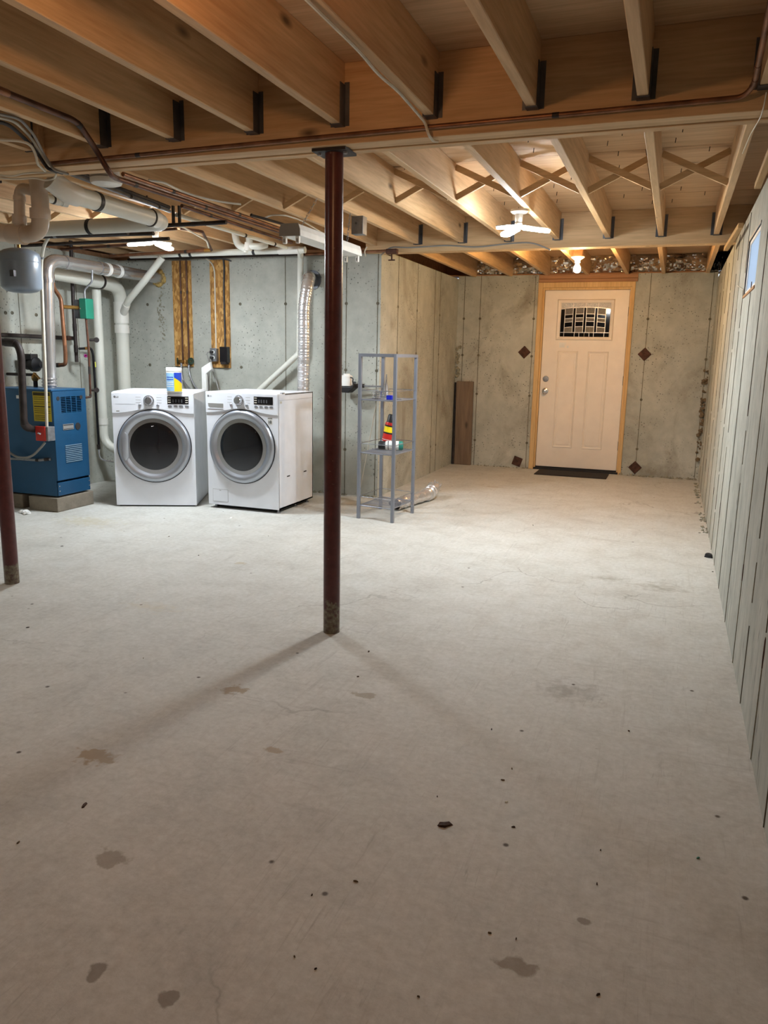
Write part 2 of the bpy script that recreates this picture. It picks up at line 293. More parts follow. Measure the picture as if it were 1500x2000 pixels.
# ------------------------------------------------------------------ mesh tools
ORG = {}
class MB:
    def __init__(s): s.v = []; s.f = []; s.mi = []; s.cur = 0
    def add(s, vs, fs):
        o = len(s.v); s.v += [Vector(v) for v in vs]; s.f += [tuple(i+o for i in f) for f in fs]; s.mi += [s.cur]*len(fs); return s
    def box(s, lo, hi, rot=None, piv=None):
        x0, y0, z0 = lo; x1, y1, z1 = hi
        vs = [Vector(p) for p in ((x0,y0,z0),(x1,y0,z0),(x1,y1,z0),(x0,y1,z0),(x0,y0,z1),(x1,y0,z1),(x1,y1,z1),(x0,y1,z1))]
        if rot is not None:
            c = Vector(piv) if piv is not None else (Vector(lo)+Vector(hi))/2
            vs = [rot @ (v-c) + c for v in vs]
        return s.add(vs, [(0,3,2,1),(4,5,6,7),(0,1,5,4),(1,2,6,5),(2,3,7,6),(3,0,4,7)])
    def cbox(s, c, size, rot=None):
        c = Vector(c); h = Vector(size)/2; return s.box(c-h, c+h, rot)
    def bar(s, p, q, a, b, up=(0, 0, 1)):
        """rectangular bar from p to q, section a (sideways) x b (along up)"""
        p, q = Vector(p), Vector(q); t = (q-p).normalized(); u = Vector(up)
        if abs(t.dot(u)) > 0.98: u = Vector((0, 1, 0))
        sd = t.cross(u).normalized(); u = sd.cross(t).normalized()
        vs = []
        for e in (p, q):
            for i, j in ((-1,-1),(1,-1),(1,1),(-1,1)): vs.append(e + sd*(a/2*i) + u*(b/2*j))
        return s.add(vs, [(3,2,1,0),(4,5,6,7),(0,1,5,4),(1,2,6,5),(2,3,7,6),(3,0,4,7)])
    def tube(s, pts, r, n=12, caps=True):
        pts = [Vector(p) for p in pts]; m = len(pts); rs = r if isinstance(r, (list, tuple)) else [r]*m
        tg = []
        for i in range(m):
            a = pts[max(i-1, 0)]; b = pts[min(i+1, m-1)]; tg.append((b-a).normalized())
        u = tg[0].orthogonal().normalized(); vs = []; fs = []
        for i in range(m):
            if i: u = (u - tg[i]*u.dot(tg[i])).normalized()
            w_ = tg[i].cross(u)
            for k in range(n):
                a = 2*PI*k/n; vs.append(pts[i] + (u*math.cos(a) + w_*math.sin(a))*rs[i])
        for i in range(m-1):
            for k in range(n):
                a, b = i*n+k, i*n+(k+1) % n; fs.append((a, b, b+n, a+n))
        if caps: fs.append(tuple(range(n-1, -1, -1))); fs.append(tuple((m-1)*n+k for k in range(n)))
        return s.add(vs, fs)
    def cyl(s, p, q, r, n=16, r2=None): return s.tube([p, q], [r, r if r2 is None else r2], n)
    def lathe(s, prof, o=(0, 0, 0), axis=(0, 0, 1), n=24):
        """profile of (radius, height) turned about an axis through o"""
        a = Vector(axis).normalized(); u = a.orthogonal().normalized(); w_ = a.cross(u); o = Vector(o); vs = []; fs = []
        for r, h in prof:
            for k in range(n):
                t = 2*PI*k/n; vs.append(o + a*h + (u*math.cos(t)+w_*math.sin(t))*max(r, 1e-5))
        for i in range(len(prof)-1):
            for k in range(n):
                p, q = i*n+k, i*n+(k+1) % n; fs.append((p, q, q+n, p+n))
        if prof[0][0] > 1e-4: fs.append(tuple(range(n-1, -1, -1)))
        if prof[-1][0] > 1e-4: fs.append(tuple((len(prof)-1)*n+k for k in range(n)))
        return s.add(vs, fs)
    def prism(s, poly, d, ex):
        """polygon (3-D points) pushed along vector ex by d"""
        p = [Vector(v) for v in poly]; e = Vector(ex)*d; n = len(p)
        return s.add(p+[v+e for v in p], [tuple(range(n-1, -1, -1)), tuple(range(n, 2*n))] + [(i, (i+1) % n, (i+1) % n+n, i+n) for i in range(n)])
    def build(s, name, mat, parent=None, local=False, smooth=True, bevel=0.0, seg=2, kind=None, ang=40):
        mats = mat if isinstance(mat, (list, tuple)) else [mat]
        if parent is None:
            xs = [v.x for v in s.v]; ys = [v.y for v in s.v]; zs = [v.z for v in s.v]
            org = Vector(((min(xs)+max(xs))/2, (min(ys)+max(ys))/2, min(zs)))
        else: org = Vector((0, 0, 0)) if local else ORG.get(parent.name, Vector((0, 0, 0)))
        me = bpy.data.meshes.new(name); me.from_pydata([v-org for v in s.v], [], s.f)
        for m in mats: me.materials.append(M[m] if isinstance(m, str) else m)
        if len(mats) > 1: me.polygons.foreach_set('material_index', s.mi)
        bm = bmesh.new(); bm.from_mesh(me); bmesh.ops.recalc_face_normals(bm, faces=bm.faces)
        if bevel:
            es = [e for e in bm.edges if len(e.link_faces) == 2 and e.calc_face_angle(0) > math.radians(50)]
            bmesh.ops.bevel(bm, geom=es, offset=bevel, segments=seg, affect='EDGES', profile=0.5, clamp_overlap=True)
        bm.to_mesh(me); bm.free()
        if smooth:
            me.polygons.foreach_set('use_smooth', [True]*len(me.polygons)); me.set_sharp_from_angle(angle=math.radians(ang))
        o = bpy.data.objects.new(name, me); col.objects.link(o)
        if parent is None: o.location = org; ORG[o.name] = org
        else: o.parent = parent; ORG[o.name] = ORG.get(parent.name, Vector((0, 0, 0)))
        if kind: o['kind'] = kind
        return o
def tag(o, label, cat, group=None):
    o['label'] = label; o['category'] = cat
    if group: o['group'] = group
    return o
def thing(name, label, cat, loc=(0, 0, 0), rotz=0.0, group=None):
    o = bpy.data.objects.new(name, None); col.objects.link(o); o.empty_display_size = 0.1
    o.location = loc; o.rotation_euler = (0, 0, rotz); ORG[o.name] = Vector(loc)
    return tag(o, label, cat, group)
def struct(name, bm_, mat, **kw):
    o = bm_.build(name, mat, **kw); o['kind'] = 'structure'; return o
def struct_root(name, loc=(0, 0, 0)):
    o = bpy.data.objects.new(name, None); col.objects.link(o); o.location = loc; ORG[o.name] = Vector(loc); o['kind'] = 'structure'; return o
def share(o, name, loc, parent, rot=None):
    c = bpy.data.objects.new(name, o.data); col.objects.link(c); c.parent = parent; c.location = loc
    if rot is not None: c.rotation_euler = rot
    ORG[c.name] = ORG.get(parent.name, Vector((0, 0, 0))); return c
def fillet(pts, rad, seg=6):
    pts = [Vector(p) for p in pts]; out = [pts[0]]
    for i in range(1, len(pts)-1):
        a, b, c = pts[i-1], pts[i], pts[i+1]; d1 = (a-b); d2 = (c-b)
        r = min(rad, d1.length*0.49, d2.length*0.49); d1.normalize(); d2.normalize()
        p, q = b+d1*r, b+d2*r
        for k in range(seg+1):
            t = k/seg; out.append(p*(1-t)**2 + b*2*t*(1-t) + q*t*t)
    out.append(pts[-1]); return out
def sag(p, q, drop=0.05, n=14):
    p, q = Vector(p), Vector(q)
    return [p.lerp(q, i/n) + Vector((0, 0, -drop*4*(i/n)*(1-i/n))) for i in range(n+1)]
def pipe(name, label, cat, pts, r, mat, bend=0.05, cuffs=(), cuffmat=None, group=None, n=14, straps=(), strapmat='galv', cuffname='coupling'):
    """a pipe run; cuffs = (t0, t1) stretches along the run that carry a thicker fitting; straps = hanger positions"""
    t = thing(name, label, cat, Vector(pts[0]), 0, group)
    pl = fillet(pts, bend); MB().tube(pl, r, n).build('pipe', mat, t)
    L = [0]
    for i in range(1, len(pl)): L.append(L[-1] + (pl[i]-pl[i-1]).length)
    T = L[-1]
    def pos(s_):
        s_ = max(0, min(T, s_))
        for i in range(1, len(pl)):
            if L[i] >= s_ - 1e-9: return pl[i-1].lerp(pl[i], (s_-L[i-1])/max(1e-6, L[i]-L[i-1]))
        return pl[-1]
    for a, b in cuffs:
        k = max(2, int((b-a)*T/0.02)+2)
        MB().tube([pos(T*(a+(b-a)*i/(k-1))) for i in range(k)], r*1.14, n).build(cuffname, cuffmat or mat, t)
    for s_ in straps:
        p = pos(T*s_); q = pos(min(T, T*s_+0.025)); MB().tube([p, q], r*1.08, n).build('hanger_strap', strapmat, t)
    return t
def text_part(name, body, size, mat, parent, loc, rot, extrude=0.0008, bold=0.0):
    cu = bpy.data.curves.new(name, 'FONT'); cu.body = body; cu.size = size; cu.extrude = extrude; cu.offset = bold; cu.resolution_u = 3
    tmp = bpy.data.objects.new('tmp_text', cu); col.objects.link(tmp)
    me = bpy.data.meshes.new_from_object(tmp.evaluated_get(bpy.context.evaluated_depsgraph_get()))
    bpy.data.objects.remove(tmp); bpy.data.curves.remove(cu); me.name = name; me.materials.clear(); me.materials.append(M[mat])
    o = bpy.data.objects.new(name, me); col.objects.link(o); o.parent = parent; o.location = loc; o.rotation_euler = rot; return o
# ================================================================== the room shell
floor = struct('floor', MB().box((XL-.3, YN-.3, -.12), (XR+.3, YB+.3, 0)), 'floor', smooth=False)
# right wall, with the opening of the high window
WY0, WY1, WZ0, WZ1 = 4.47, 5.14, 1.655, 1.955
m = MB(); m.box((XR, YN-.2, 0), (XR+.26, WY0, WH)); m.box((XR, WY1, 0), (XR+.26, YB+.26, WH)); m.box((XR, WY0, 0), (XR+.26, WY1, WZ0)); m.box((XR, WY0, WZ1), (XR+.26, WY1, WH))
wall_right = struct('wall_right', m, 'wall_r', smooth=False)
wall_left = struct('wall_left', MB().box((XL-.26, YN-.2, 0), (XL, YL+.26, 2.14)), 'wall', smooth=False)
wall_laundry = struct('wall_laundry', MB().box((XL, YL, 0), (XS, YL+.26, 2.14)), 'wall', smooth=False)
wall_side = struct('wall_side', MB().box((XS-.26, YL+.26, 0), (XS, YB+.26, 2.17)), 'wall_b', smooth=False)
DX0, DX1 = -1.525, -.478
m = MB(); m.box((XS, YB, 0), (DX0, YB+.26, 2.2)); m.box((DX1, YB, 0), (XR, YB+.26, 2.2))
wall_back = struct('wall_back', m, 'wall_b', smooth=False)
wall_near = struct('wall_near', MB().box((XL-.26, YN-.26, 0), (XR+.26, YN, SUB)), 'wall', smooth=False)
def seam_x(wall, x, y, z0, z1, face, mat='seam'):      # seam on a wall that faces the y axis
    MB().box((x-.003, y-.003, z0), (x+.003, y+.004, z1)).build('form_seam', mat, wall, smooth=False)
def seam_y(wall, x, y, z0, z1, mat='seam', s=1, wd=.003):
    MB().box((x-.003, y-wd, z0), (x+.003, y+wd, z1)).build('form_seam', mat, wall, smooth=False)
tie_mesh = None
def tie(wall, p, ax):
    MB().lathe([(.016, -.004), (.014, .004), (.006, .006), (.005, .001)], p, ax, 9).build('form_tie_mark', 'seam', wall)
for y in (8.75, 8.2, 7.65, 7.1, 6.6, 6.07, 5.67, 5.22, 4.67, 4.05, 3.48, 3.05, 2.6, 2.2, 1.8, 1.4, .9, .4):
    z0 = 0
    if WY0 < y < WY1: seam_y(wall_right, XR, y, 0, WZ0-.02)
    else:
        cuts = sorted([0, WH] + [random.uniform(.15, WH-.1) for _ in range(4)])
        for a_, b_ in zip(cuts[:-1], cuts[1:]): seam_y(wall_right, XR, y, a_, b_-random.choice((0, .02, .09)), wd=random.choice((.0012, .0018, .0026)), mat=random.choice(('seam', 'seam', 'seam_pale')))
    for z in (.36, 1.05, 1.62):
        if random.random() < .6:
            zz = z+random.uniform(-.05, .05); h_ = random.uniform(.02, .06); w_ = random.uniform(.004, .009)
            MB().prism([(XR-.003, y-w_*.3, zz-h_), (XR-.003, y+w_, zz-h_*.3), (XR-.003, y+w_*.6, zz+h_*.8), (XR-.003, y-w_*.5, zz+h_), (XR-.003, y-w_, zz)], .004, (1, 0, 0)).build('form_tie_mark', 'rust', wall_right, smooth=False)
for px in (903, 934, 1038, 1259, 1379):
    x = at(px, 700, y=YB).x; seam_x(wall_back, x, YB, 0, 2.2, -1)
    for z in (.3, .85, 1.3, 1.72): tie(wall_back, (x, YB, z), (0, -1, 0))
for px in (775, 812, 846, 856):
    y = at(px, 700, x=XS).y; seam_y(wall_side, XS, y, 0, 2.17)
    for z in (.3, .85, 1.3, 1.72):
        if random.random() < .5: tie(wall_side, (XS, y, z), (1, 0, 0))
for px in (290, 470, 558, 676, 737):
    x = at(px, 640, y=YL).x
    if px > 480: seam_x(wall_laundry, x, YL, 0, 2.14, -1)
    for z in (.42, 1.14, 1.72): tie(wall_laundry, (x, YL, z), (0, -1, 0))
for px in (37, 150):
    y = at(px, 600, x=XL).y; seam_y(wall_left, XL, y, 0, 2.14)
for (px, py) in ((11, 611), (24, 611), (71, 615), (14, 566)): tie(wall_left, at(px, py, x=XL+.002), (1, 0, 0))
# mortar crumbs along the foot of the right wall's far corner and of the laundry wall
def rubble_strip(p, q, n, r, wall, seed):
    rn = random.Random(seed); m = MB(); p, q = Vector(p), Vector(q)
    for i in range(n):
        c = p.lerp(q, rn.random()); s_ = r*rn.uniform(.4, 1)
        m.lathe([(0, -s_*.5), (s_*rn.uniform(.6, 1), 0), (0, s_*rn.uniform(.5, 1))], c+Vector((rn.uniform(-.02, .02), rn.uniform(-.02, .02), s_*.2)), (rn.uniform(-.3, .3), rn.uniform(-.3, .3), 1), 5)
    return m.build('mortar_crumbs', 'seam_pale', wall, smooth=False, kind='stuff')
rubble_strip((XR-.03, 8.9, 0), (XR-.02, 6.2, 0), 46, .022, wall_right, 1)
rubble_strip((XS+.3, YB-.03, 0), (DX0, YB-.02, 0), 22, .02, wall_back, 2)
rubble_strip((DX1, YB-.03, 0), (XR, YB-.03, 0), 40, .028, wall_back, 3)
rubble_strip((-3.1, YL-.03, 0), (XS, YL-.03, 0), 30, .03, wall_laundry, 4)
# honeycombed concrete scar in the far right corner
m = MB(); rn = random.Random(9)
for i in range(75):
    z = rn.triangular(.15, 1.35, .7); s_ = rn.uniform(.008, .026)
    m.lathe([(0, -s_*.4), (s_, 0), (0, s_*.6)], (XR-rn.uniform(0, .05), YB-rn.uniform(0, .05), z), (rn.uniform(-1, 0), -1, rn.uniform(-.5, .5)), 5)
m.build('honeycomb_scar', 'chip', wall_back, smooth=False, kind='stuff')
m = MB()
for i in range(40):
    z = rn.uniform(1.05, 1.4); s_ = rn.uniform(.008, .024)
    m.lathe([(0, -s_*.4), (s_, 0), (0, s_*.6)], (XS+rn.uniform(0, .05), YB-rn.uniform(0, .04), z), (.5, -1, 0), 5)
m.build('honeycomb_scar', 'seam_pale', wall_back, smooth=False, kind='stuff')
# lime streak under the flue hole
m = MB()
for i in range(90):
    z = rn.triangular(1.35, 1.92, 1.6); s_ = rn.uniform(.004, .012)
    m.lathe([(0, -s_*.5), (s_, 0), (0, s_*.5)], (-4.74+rn.gauss(0, .022)+.01*math.sin(z*14), YL-.002, z), (0, -1, 0), 5)
m.build('lime_streak', 'seam_pale', wall_laundry, smooth=False, kind='stuff')
# ================================================================== floor framing overhead
ceiling = struct('ceiling', MB().box((XL-.3, YN-.3, SUB+.022), (XR+.3, YB+.3, SUB+.08)), 'ply', smooth=False)
OC = ORG[ceiling.name]
ybr = [YN-.25] + [4.72+1.22*k for k in range(-5, 4)] + [YB+.26]
panels = []
for i in range(len(ybr)-1):
    xs = [XL-.2] + [x for x in ((-3.9, -1.5) if i % 2 else (-2.7, -.25))] + [XR+.26]
    for j in range(3):
        panels.append(MB().box((xs[j]+.003, ybr[i]+.003, SUB), (xs[j+1]-.003, ybr[i+1]-.003, SUB+.021)).build('subfloor_panel', 'ply', ceiling, smooth=False))
JX = [-.57+.385*k for k in range(-12, 3)]
def joist_set(xs, y0, y1, zb, mat, hang0, hang1):
    base = None
    for x in xs:
        if base is None:
            base = MB().box((x-.019, y0, zb), (x+.019, y1, SUB)).build('joist', mat, ceiling, smooth=False, bevel=.0025, seg=1); bx = x; o = base
        else: o = share(base, 'joist', (x-bx, 0, 0), ceiling)
        for ye, sg in ((y0, 1) if hang0 else (None, 0), (y1, -1) if hang1 else (None, 0)):
            if ye is None: continue
            key = ('h', mat, sg, zb, round(ye, 2))
            if key not in HANG:
                h = MB(); a, b = sorted((ye, ye+sg*.05)); h.box((bx-.0225, a, zb-.003), (bx+.0225, b, zb-.0005))
                for sd in (-1, 1):
                    xa, xb = sorted((bx+sd*.0195, bx+sd*.0225)); h.box((xa, a, zb), (xb, b, zb+.15))
                    xa, xb = sorted((bx+sd*.0195, bx+sd*.040)); c_, d_ = sorted((ye, ye+sg*.003)); h.box((xa, c_, zb), (xb, d_, zb+.16))
                HANG[key] = h.build('joist_hanger', 'hanger', o, smooth=False)
            else: share(HANG[key], 'joist_hanger', (0, 0, 0), o)
HANG = {}
B1Y0, B1Y1, B1Z = 3.07, 3.22, 2.097
joist_set(JX, YN, B1Y0, JB1, 'joist', False, True)
joist_set([x for x in JX if x > -2.4], B1Y1, 6.48, JB2, 'joist', False, True)
joist_set([x for x in JX if x <= -2.4], B1Y1, 6.78, JB2, 'joist', False, False)
joist_set([.236, -.202, -.575, -.995, -1.43, -1.85, -2.27], 6.60, YB+.18, JB2, 'joist3', True, False)
for a, b, dz in ((3.07, 3.117, 0), (3.120, 3.168, .003), (3.171, 3.22, -.002)):
    MB().box((XL, a, B1Z+dz), (XR+.2, b, SUB)).build('beam_ply', 'beam', ceiling, smooth=False, bevel=.002, seg=1)
for a, b, dz in ((6.48, 6.519, 0), (6.522, 6.56, .002), (6.563, 6.60, 0)):
    MB().box((XS-.12, a, 2.132+dz), (XR+.2, b, SUB)).build('beam_ply', 'joist' if dz else 'strut', ceiling, smooth=False, bevel=.002, seg=1)
# a board sistered to the left end of the main beam
MB().box((XL, 3.03, 2.115), (-2.83, 3.069, 2.30)).build('beam_ply', 'beam', ceiling, smooth=False, bevel=.002, seg=1)
# sills and rim joists
for lo, hi, nm in (((XL-.1, YL+.04, 2.14), (XS-.1, YL+.19, 2.19), 'sill_plate'), ((XS-.2, YL+.2, 2.17), (XS-.06, YB, 2.19), 'sill_plate'), ((XS-.2, YB+.02, 2.2), (XR+.2, YB+.17, 2.215), 'sill_plate'),
                   ((XR+.08, YN, WH), (XR+.22, YB, 2.19), 'sill_plate'), ((XL-.22, YN, 2.14), (XL-.07, YL+.2, 2.19), 'sill_plate'),
                   ((XL-.2, YL+.19, 2.14), (XS-.06, YL+.23, SUB+.02), 'rim_joist'), ((XS-.24, YL+.2, 2.17), (XS-.2, YB+.2, SUB+.02), 'rim_joist'), ((XS-.2, YB+.18, 2.2), (XR+.2, YB+.22, SUB+.02), 'rim_joist'),
                   ((XR+.22, YN, WH), (XR+.255, YB+.2, SUB+.02), 'rim_joist'), ((XL-.255, YN, 2.14), (XL-.22, YL+.2, SUB+.02), 'rim_joist')):
    MB().box(lo, hi).build(nm, 'sill', ceiling, smooth=False)
# cross bridging between the joists of the middle bay
st = {}
for i in range(len(JX)-1):
    xa, xb = JX[i]+.019, JX[i+1]-.019; xm = (xa+xb)/2
    for s_ in (-1, 1):
        if s_ not in st:
            h = (xb-xa)/2
            st[s_] = (MB().bar((xm-h, 4.76+s_*.014, 2.29-s_*.083), (xm+h, 4.76+s_*.014, 2.29+s_*.083), .02, .034).build('bridging_strut', 'strut', ceiling, smooth=False), xm)
        else: share(st[s_][0], 'bridging_strut', (xm-st[s_][1], 0, 0), ceiling)
# flooring nails that come through the plywood
rn = random.Random(4); nail = None
for i in range(12, 14):
    pass
for bx0 in (-1.55, -1.16, -.78, -.38, .0):
    for k in range(13):
        x = bx0 + rn.uniform(-.13, .13); y = 3.35 + k*.235 + rn.uniform(-.05, .05)
        if y > 6.4: continue
        if nail is None:
            nail = MB().cyl((x, y, SUB-.024), (x+.002, y, SUB), .0022, 5).build('nail', 'nail', ceiling); n0 = (x, y)
        else: share(nail, 'nail', (x-n0[0], y-n0[1], 0), ceiling, None)
# ================================================================== the window high in the right wall
win = struct_root('window_1', (XR+.08, (WY0+WY1)/2, WZ0))
fx0, fx1 = XR+.004, XR+.06
for lo, hi in (((fx0, WY0, WZ0), (fx1, WY0+.025, WZ1)), ((fx0, WY1-.025, WZ0), (fx1, WY1, WZ1)), ((fx0, WY0+.025, WZ1-.022), (fx1, WY1-.025, WZ1)), ((fx0, WY0+.025, WZ0), (fx1, WY1-.025, WZ0+.02))):
    MB().box(lo, hi).build('window_frame', 'offwhite', win, smooth=False, bevel=.002, seg=1)
MB().box((fx0+.006, WY0+.02, WZ0+.015), (fx0+.012, WY1-.02, WZ1-.015)).build('pane', 'pane', win, smooth=False)
MB().box((XR-.006, WY0-.012, WZ0-.016), (XR+.1, WY1+.012, WZ0)).build('window_sill', 'sill', win, smooth=False, bevel=.002, seg=1)
MB().box((XR-.004, WY1, WZ0-.01), (XR+.06, WY1+.014, WZ1+.01)).build('window_liner', 'galv', win, smooth=False)
MB().box((XR-.004, WY0-.014, WZ1), (XR+.06, WY1+.014, WZ1+.012)).build('window_liner', 'galv', win, smooth=False)
# ================================================================== the door
door = struct_root('door_1', ((DX0+DX1)/2, YB, 0))
SX0, SX1, SZ0, SZ1, DY = -1.45, -.533, .035, 2.03, YB+.03
MB().box((SX0, DY, SZ0), (SX1, DY+.045, SZ1)).build('slab', 'doorpaint', door, smooth=False, bevel=.003, seg=1)
for lo, hi in (((DX0, YB-.015, 0), (SX0-.022, YB+.11, 2.115)), ((SX1+.022, YB-.015, 0), (DX1, YB+.11, 2.115)), ((SX0-.022, YB-.015, SZ1+.03), (SX1+.022, YB+.11, 2.115))):
    MB().box(lo, hi).build('jamb', 'jamb', door, smooth=False, bevel=.003, seg=1)
for lo, hi in (((SX0-.022, YB+.012, 0), (SX0-.003, YB+.09, 2.06)), ((SX1+.003, YB+.012, 0), (SX1+.022, YB+.09, 2.06)), ((SX0-.003, YB+.012, SZ1+.004), (SX1+.003, YB+.09, 2.06))):
    MB().box(lo, hi).build('door_stop', 'jamb', door, smooth=False, bevel=.002, seg=1)
for z0, z1, y0 in ((2.115, 2.15, YB-.02), (2.152, 2.2, YB-.012)):
    MB().box((DX0-.0, y0, z0), (DX1+.02, YB+.14, z1)).build('header', 'sill', door, smooth=False, bevel=.003, seg=1)
MB().box((SX0-.02, YB-.02, 0), (SX1+.02, YB+.1, .022)).build('threshold', 'black', door, smooth=False, bevel=.004, seg=1)
MB().box((SX0, DY-.004, .023), (SX1, DY+.04, .036)).build('door_sweep', 'rubber', door, smooth=False)
def molding(x0, x1, z0, z1, wd=.02, pr=.009, name='molding'):
    prof = [(0, 0), (wd*.25, -pr), (wd*.75, -pr*.6), (wd, 0)]
    rings = []
    for o_, h in prof: rings.append([(x0+o_, DY+h, z0+o_), (x1-o_, DY+h, z0+o_), (x1-o_, DY+h, z1-o_), (x0+o_, DY+h, z1-o_)])
    vs = [p for r in rings for p in r]; fs = []
    for i in range(len(prof)-1):
        for k in range(4): fs.append((i*4+k, i*4+(k+1) % 4, (i+1)*4+(k+1) % 4, (i+1)*4+k))
    MB().add(vs, fs).build(name, 'doorpaint', door, smooth=False)
for x0, x1 in ((-1.27, -1.045), (-.935, -.712)):
    molding(x0, x1, .265, 1.365); MB().box((x0+.035, DY-.005, .30), (x1-.035, DY+.002, 1.33)).build('raised_panel', 'doorpaint', door, smooth=False, bevel=.004)
molding(-1.305, -.68, 1.485, 1.935, .045, .016, 'glass_frame')
# leaded light: each pane is its own piece between lead cames
GX0, GX1, GZ0, GZ1 = -1.262, -.722, 1.525, 1.897
GW, GH = GX1-GX0, GZ1-GZ0
def gp(u, v): return Vector((GX0+GW*u, DY-.004, GZ0+GH*v))
def arch(u, lift): return lift + .05*(1-((u-.5)/.5)**2)
ub = [0, .085, .25, .305, .465, .52, .69, .745, .91, 1.0]
def quad(u0, u1, v0, v1, mat, nm='pane'):
    f0 = v0 if callable(v0) else (lambda u: v0); f1 = v1 if callable(v1) else (lambda u: v1)
    MB().prism([gp(u0, f0(u0)), gp(u1, f0(u1)), gp(u1, f1(u1)), gp(u0, f1(u0))], .006, (0, 1, 0)).build(nm, mat, door, smooth=False)
for i in range(9):
    u0, u1 = ub[i]+.004, ub[i+1]-.004; thin = i in (0, 2, 4, 6, 8)
    if thin: quad(u0, u1, .135, lambda u: arch(u, .80), 'darkglass')
    else:
        lv = [.135, .26, .41, .52, .63, .82]; ms = ['texglass', 'darkglass', 'texglass', 'darkglass', 'texglass']
        for k in range(5):
            a = (lambda u: .135) if k == 0 else (lambda u, q=lv[k]: arch(u, q)); b = (lambda u, q=lv[k+1]: arch(u, q-.012))
            quad(u0, u1, a, b, ms[k])
        for k in range(1, 5):
            MB().bar(gp(u0, arch(u0, lv[k]-.006))-Vector((0, .002, 0)), gp(u1, arch(u1, lv[k]-.006))-Vector((0, .002, 0)), .006, .0055).build('lead_came', 'lead', door, smooth=False)
for k in range(4): quad(.25*k+.004, .25*k+.246, lambda u: arch(u, .83), 1.0, 'crystal')
for i in range(4): quad([0, .085, .5, .9][i]+.003, [.085, .5, .9, 1][i]-.003, 0, .115, 'darkglass')
for u in ub[1:-1]: MB().bar(gp(u, .125)-Vector((0, .003, 0)), gp(u, arch(u, .81))-Vector((0, .003, 0)), .006, .0055).build('lead_came', 'lead', door, smooth=False)
for u in (.085, .3, .395, .6, .69, .9): MB().bar(gp(u, 0)-Vector((0, .003, 0)), gp(u, .125)-Vector((0, .003, 0)), .0055, .0055).build('lead_came', 'lead', door, smooth=False)
MB().bar(gp(0, .125)-Vector((0, .004, 0)), gp(1, .125)-Vector((0, .004, 0)), .006, .0065).build('lead_came', 'lead', door, smooth=False)
for k in range(8):
    a, b = k/8, (k+1)/8; MB().bar(gp(a, arch(a, .815))-Vector((0, .003, 0)), gp(b, arch(b, .815))-Vector((0, .003, 0)), .006, .006).build('lead_came', 'lead', door, smooth=False)
# lock, knob, hinges, remnant of a sticker
o = MB().lathe([(.034, 0), (.034, .006), (.030, .012), (.014, .013), (.012, .02), (0, .021)], (-1.39, DY, 1.048), (0, -1, 0), 24).build('deadbolt', 'galv', door)
o = MB().lathe([(.036, 0), (.036, .005), (.028, .009), (.013, .012), (.012, .032), (.022, .042), (.028, .055), (.026, .068), (.014, .074), (0, .075)], (-1.388, DY, .909), (0, -1, 0), 24).build('knob', 'silver', door)
MB().lathe([(.006, .0755), (.005, .077), (0, .0772)], (-1.388, DY, .909), (0, -1, 0), 10).build('key_slot', 'galv', o)
for z in (.32, 1.05, 1.80): MB().cyl((SX1+.004, DY-.008, z-.05), (SX1+.004, DY-.008, z+.05), .007, 10).build('hinge', 'hanger', door)
MB().box((-1.26, DY-.002, 1.405), (-1.20, DY, 1.46)).box((-1.195, DY-.0025, 1.43), (-1.188, DY, 1.468)).box((-1.175, DY-.002, 1.40), (-1.155, DY, 1.425)).build('sticker_remnant', 'offwhite', door, smooth=False)
# ================================================================== steel posts
def steel_post(x, y, label):
    t = thing('steel_post', label, 'post', (x, y, 0))
    prof = [(.0385, 0)] + [(.0385, .1*k) for k in range(1, 20)] + [(.0385, B1Z-.012)]
    MB().lathe(prof, (x, y, 0), n=28).build('shaft', 'post', t)
    MB().box((x-.075, y-.06, B1Z-.012), (x+.075, y+.06, B1Z)).build('cap_plate', 'iron', t, smooth=False)
    for sx in (-1, 1): MB().lathe([(.009, -.02), (.009, -.012), (0, -.012)], (x+sx*.058, y-.02, B1Z), n=6).build('bolt', 'galv', t)
    return t
steel_post(-1.402, 3.155, 'dark red steel post with flaked foot standing alone on the open floor')
steel_post(-3.335, 3.165, 'dark red steel post in front of the blue boiler')
# ================================================================== lamps
def led_lamp(x, y, ztop, label, mat, angs, suf=''):
    t = thing('led_ceiling_light'+suf, label, 'ceiling light', (x, y, ztop))
    MB().lathe([(0, 0), (.052, 0), (.055, -.012), (.046, -.022), (.026, -.026), (.023, -.07), (.019, -.078), (0, -.078)], (x, y, ztop), n=28).build('lamp_holder', 'porcelain', t)
    MB().lathe([(.02, -.078), (.024, -.082), (.026, -.108), (.02, -.116), (0, -.116)], (x, y, ztop), n=20).build('hub', 'offwhite', t)
    for a in angs:
        d = Vector((math.cos(a), math.sin(a), -.12)).normalized(); s_ = Vector((-math.sin(a), math.cos(a), 0)); u = s_.cross(d)
        c = Vector((x, y, ztop-.1)); m = MB(); L0, L1, wd, th = .026, .205, .036, .007
        out = []
        for k in range(7):
            b = -PI/2+PI*k/6; out.append((L1-.02+.02*math.cos(b)*1.0, wd*math.sin(b)))
        poly = [(L0, -wd*.6), (L0+.02, -wd)] + out + [(L0+.02, wd), (L0, wd*.6)]
        if u.z < 0: u = -u
        pn = MB().prism([c + d*p + s_*q + u*th for p, q in poly], th, -u).build('panel_housing', 'offwhite', t, smooth=False)
        m.prism([c + d*(p if k in (0, len(poly)-1) else p-.004) + s_*q*.94 - u*.0002 for k, (p, q) in enumerate(poly)], .014, -u)
        m.build('diffuser'+suf, mat, pn, bevel=.004, seg=2)
    return t
p = at(1008, 410, z=2.19)
